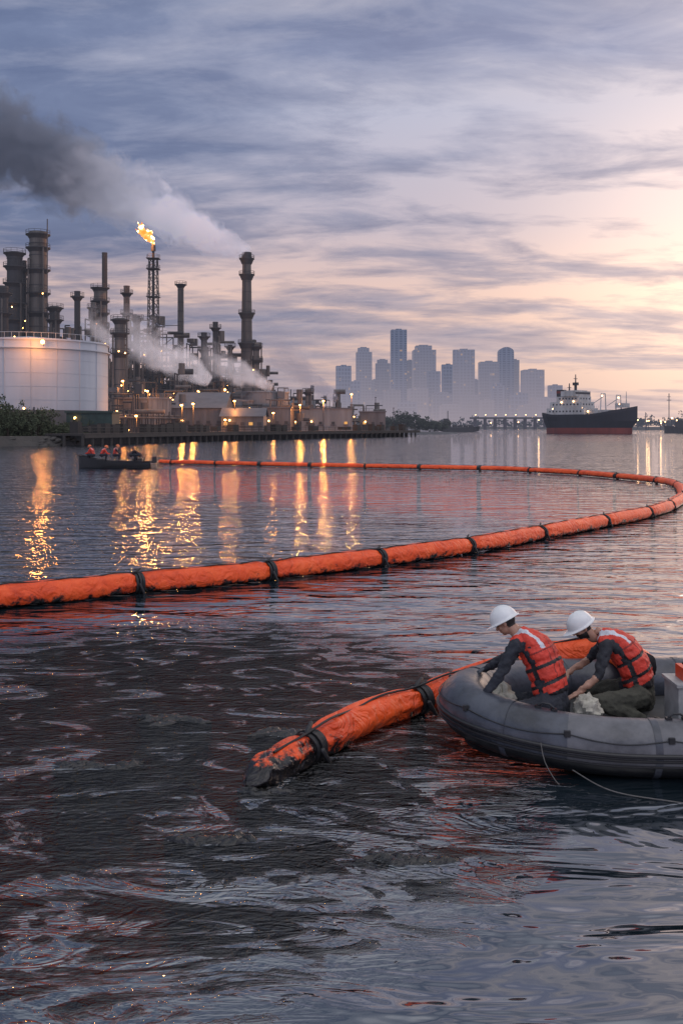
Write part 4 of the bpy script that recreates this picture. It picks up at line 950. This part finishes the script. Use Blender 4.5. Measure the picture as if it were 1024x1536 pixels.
for i in range(120): bl.append(((-250+i*10+random.uniform(-4,4),1470+random.uniform(0,40),7+random.uniform(-2,3)),9,random.uniform(4,8)))
foliage('distant_trees',bl,60,2.2,FT,False)
MT=leafmat('mid_tree_leaves',(0.035,0.045,0.028),(0.014,0.020,0.014),0.12,(0.2,0.21,0.28)); bl=[]
for i in range(26): x_=wx(578+i*3.6,430); bl.append(((x_,430+random.uniform(0,10),3.0+2.4*math.exp(-((i-8)/8)**2)),3.0,3.6*(0.5+0.7*math.exp(-((i-8)/9)**2))))
foliage('island_trees',bl,260,0.45,MT,False)
mb=MB(); mb.add([(wx(572,425),425,-.3),(wx(690,425),425,-.3),(wx(690,425),455,-.3),(wx(572,425),455,-.3),(wx(574,425),427,1.2),(wx(684,425),427,0.6),(wx(684,425),450,0.6),(wx(574,425),450,1.2)],[(4,5,6,7),(0,1,5,4),(1,2,6,5),(3,0,4,7)]); mb.obj('island',[FS])
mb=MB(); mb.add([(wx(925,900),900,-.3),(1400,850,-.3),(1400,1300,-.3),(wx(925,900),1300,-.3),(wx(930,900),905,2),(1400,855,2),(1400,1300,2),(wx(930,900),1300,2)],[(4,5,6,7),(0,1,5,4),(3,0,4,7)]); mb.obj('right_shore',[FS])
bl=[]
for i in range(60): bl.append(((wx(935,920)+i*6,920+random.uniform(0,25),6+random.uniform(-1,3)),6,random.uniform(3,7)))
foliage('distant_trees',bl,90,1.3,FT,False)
DSK=mat('distant_steel',(0.04,0.04,0.05),0.8,haze=0.3,hcol=(0.18,0.18,0.24))
WL=emat('distant_lamp',(1,0.55,0.25),8,False)
for px,yt in ((1003,590),(968,620)):
    mb=MB(); D=880; x=wx(px,D); mb.beam((x,D,0),(x,D,wz(yt,D)),0.6); mb.beam((x-2,D,wz(yt+10,D)),(x+2,D,wz(yt+10,D)),0.4); mb.beam((x-1.5,D,wz(yt+5,D)),(x+1.5,D,wz(yt+5,D)),0.3); mb.obj('harbour_mast',[DSK])
mb=MB()
for i in range(34):
    px=random.choice((random.uniform(930,1024),random.uniform(700,830),random.uniform(520,580))); D=880 if px>900 else 1400; x=wx(px,D); z=wz(random.uniform(626,636),D); mb.beam((x,D,0),(x,D,z),0.5,0); mb.sph((x,D-1,z),0.9 if D>1000 else 0.6,1,6,4)
mb.obj('shore_lamps',[DSK,WL])
mb=MB(); D=1250; zb=wz(627,D); mb.box(((wx(705,D)+wx(840,D))/2,D,zb),(wx(840,D)-wx(705,D),14,2.2),0)
for i in range(9): X_=wx(712+i*15,D); mb.box((X_,D,zb/2),(3,8,zb),0); mb.beam((X_,D-6,zb),(X_,D-6,zb+4),0.5,0); mb.sph((X_,D-6,zb+4),0.6,1,6,4)
mb.obj('road_bridge',[DSK,WL])
BH=mat('barge_hull',(0.025,0.022,0.022),0.7,haze=0.15)
mb=MB(); D=560; a,b=wx(658,D),wx(718,D); rings=[]
for k in range(9):
    t=k/8; x=a+(b-a)*t; o=1.6*abs(2*t-1)**3; rings.append([(x,D-4,2.6+o*0.5),(x,D-3.6+abs(2*t-1)**6*3,-0.3+o*0.6),(x,D+3.6,-0.3+o*0.6),(x,D+4,2.6+o*0.5)])
mb.loft(rings); mb.box((a+4,D,4.4),(5,5,3.6)); mb.box((a+4,D,6.8),(3,3,1.6)); mb.beam((a+5,D,6),(a+5,D,12),0.4)
for i in range(4): mb.box((a+9+i*3,D,3.3),(2.2,5,1.2))
mb.obj('barge',[BH])
mb=MB(); D=470; a,b=wx(996,D),wx(1045,D); rings=[]
for k in range(9):
    t=k/8; x=a+(b-a)*t; hw=2.2*min(1,(t+0.04)/0.4); tp_=2.4+1.3*max(0,1-t/0.5); rings.append([(x,D-hw,tp_),(x,D-hw*0.7,-0.3),(x,D+hw*0.7,-0.3),(x,D+hw,tp_)])
mb.loft(rings); mb.box((a+8,D,3.6),(5,3,3)); mb.box((a+8,D,5.6),(3,2.4,1.2)); mb.beam((a+9,D,6),(a+9,D,10),0.25); mb.obj('fishing_boat',[BH])
# ------------------------------------------------------------ cargo ship
SH=mat('ship_hull_navy',(0.012,0.014,0.022),0.5,vscale=0.2,haze=0.08,streak=True); SR=mat('ship_boot_red',(0.20,0.028,0.018),0.6,vscale=0.3,haze=0.08,streak=True); SW=mat('ship_white',(0.46,0.45,0.44),0.6,vscale=0.3,haze=0.12,streak=True,col2=(0.28,0.26,0.24)); SD=mat('ship_dark_window',(0.015,0.015,0.02),0.3,haze=0.10)
root=empty('cargo_ship'); mb=MB(); Ls=46; Bm=6.0; hd=math.radians(-50); ZS=1.32
ca,sa=math.cos(hd),math.sin(hd); D0=452; cxs=wx(882,D0)
def T(u,v,z): return (cxs+u*ca-v*sa, D0+u*sa+v*ca, z*ZS)
rings=[]
for k in range(25):
    t=k/24; u=-Ls/2+Ls*t; dk=5.6+2.6*max(0,(t-0.55)/0.45)**1.7+0.8*max(0,(0.15-t)/0.15)
    hb_=Bm*(min(1,(t+0.08)/0.16)**0.5)*(1-max(0,(t-0.68)/0.32)**2.0); hw_=Bm*0.94*(min(1,(t+0.02)/0.25)**0.7)*(1-max(0,(t-0.58)/0.38)**1.7 if t<0.96 else 0); hb_=max(hb_,0.12); hw_=max(hw_,0.08)
    us=u+(2.6*max(0,(t-0.85)/0.15)); 
    prof=[(hb_,dk+0.9),(hb_,dk),(hb_*0.6+hw_*0.4,4.2),(hw_,1.9),(hw_*0.98,0.9),(hw_*0.9,-1.5)]
    ring=[T(us if z>3 else u,-v,z) for v,z in prof]+[T(us if z>3 else u,v,z) for v,z in reversed(prof)]
    rings.append(ring)
for k in range(24):
    for i in range(12):
        j=(i+1)%12; m_=1 if i in (3,4,6,7) else 0
        mb.add([rings[k][i],rings[k][j],rings[k+1][j],rings[k+1][i]],[(0,1,2,3)],m_)
mb.add(rings[0],[tuple(range(12))],0)
mb.obj('hull',[SH,SR],True,root,40)
def sbox(mb,u,v,z,du,dv,dz,m): 
    mb.box(T(u,v,z),(du,dv,dz*ZS),m,hd)
mb=MB(); bo=-8
sbox(mb,bo-1,0,7.4,21,10.5,2.6,0); sbox(mb,bo-1,0,9.8,17.5,9.8,2.2,0); sbox(mb,bo,0,11.8,12.5,9.0,1.9,0); sbox(mb,bo+1,0,13.7,8.0,11.5,1.8,0); sbox(mb,bo+1,0,14.75,7,8,0.25,0)
for z,du,dv in ((7.6,21,10.5),(10.0,17.5,9.8),(12.0,12.5,9.0)):
    nn_=int(du/2)
    for i in range(nn_): sbox(mb,(bo-1 if z<11 else bo)+(i-(nn_-1)/2)*du/(nn_+1),0,z,0.8,dv+0.12,0.55,1)
    for i in range(4): sbox(mb,bo-1 if z<11 else bo,(i-1.5)*2.1,z,du+0.1,0.8,0.55,1)
sbox(mb,bo+1,0,13.9,8.1,11.0,0.7,1)
sbox(mb,bo-7,0,13,3,3.4,4.6,1); sbox(mb,bo-7,0,14.4,3.1,3.5,0.8,2)
for u,h in ((bo+1,20.5),(bo-2.5,17.5),):
    mb.cyl(T(u,0,14),T(u,0,h),0.45,0.2,8,1); mb.beam(T(u,-2,h-3),T(u,2,h-3),0.25,1); mb.beam(T(u,-1.4,h-1.5),T(u,1.4,h-1.5),0.2,1)
sbox(mb,bo+1,0,17.2,2.4,1.4,1.0,1); sbox(mb,bo+1,0,16,0.9,0.9,3,1)
for u,h in ((8,13.5),(16,12.8)):
    for v in (-2.2,2.2): mb.cyl(T(u,v,6),T(u,v*0.7,h),0.3,0.2,8,0)
    mb.beam(T(u,-2.2*.7,h),T(u,2.2*.7,h),0.4,0); mb.cyl(T(u,0,h-1),T(u-6,0,h-3.5),0.2,0.12,6,0)
for u in (5,11): sbox(mb,u,0,7.2,5,7.5,1.6,0)
sbox(mb,18,0,9.4,4.5,4.5,1.4,0); mb.cyl(T(20,0,9),T(20,0,14),0.25,0.12,6,0)
for i in range(20):
    for s_ in (-1,1):
        p=T(bo-11+i*1.1,5.1*s_,8.7); mb.beam(p,(p[0],p[1],p[2]+1.1),0.1,0)
for u,v,z in ((bo+4,-5.6,11),(bo+8,-4.5,8.5),(8,-1,12.8),(16,0,12),(bo-8,-5,8.5),(18,-2,9.8),(bo-3,-5.2,10.8),(3,-4.5,7.5)): mb.sph(T(u,v,z),0.42,3,6,4)
mb.obj('superstructure',[SW,SD,SR,WL],False,root)
print('built',len(bpy.data.objects))
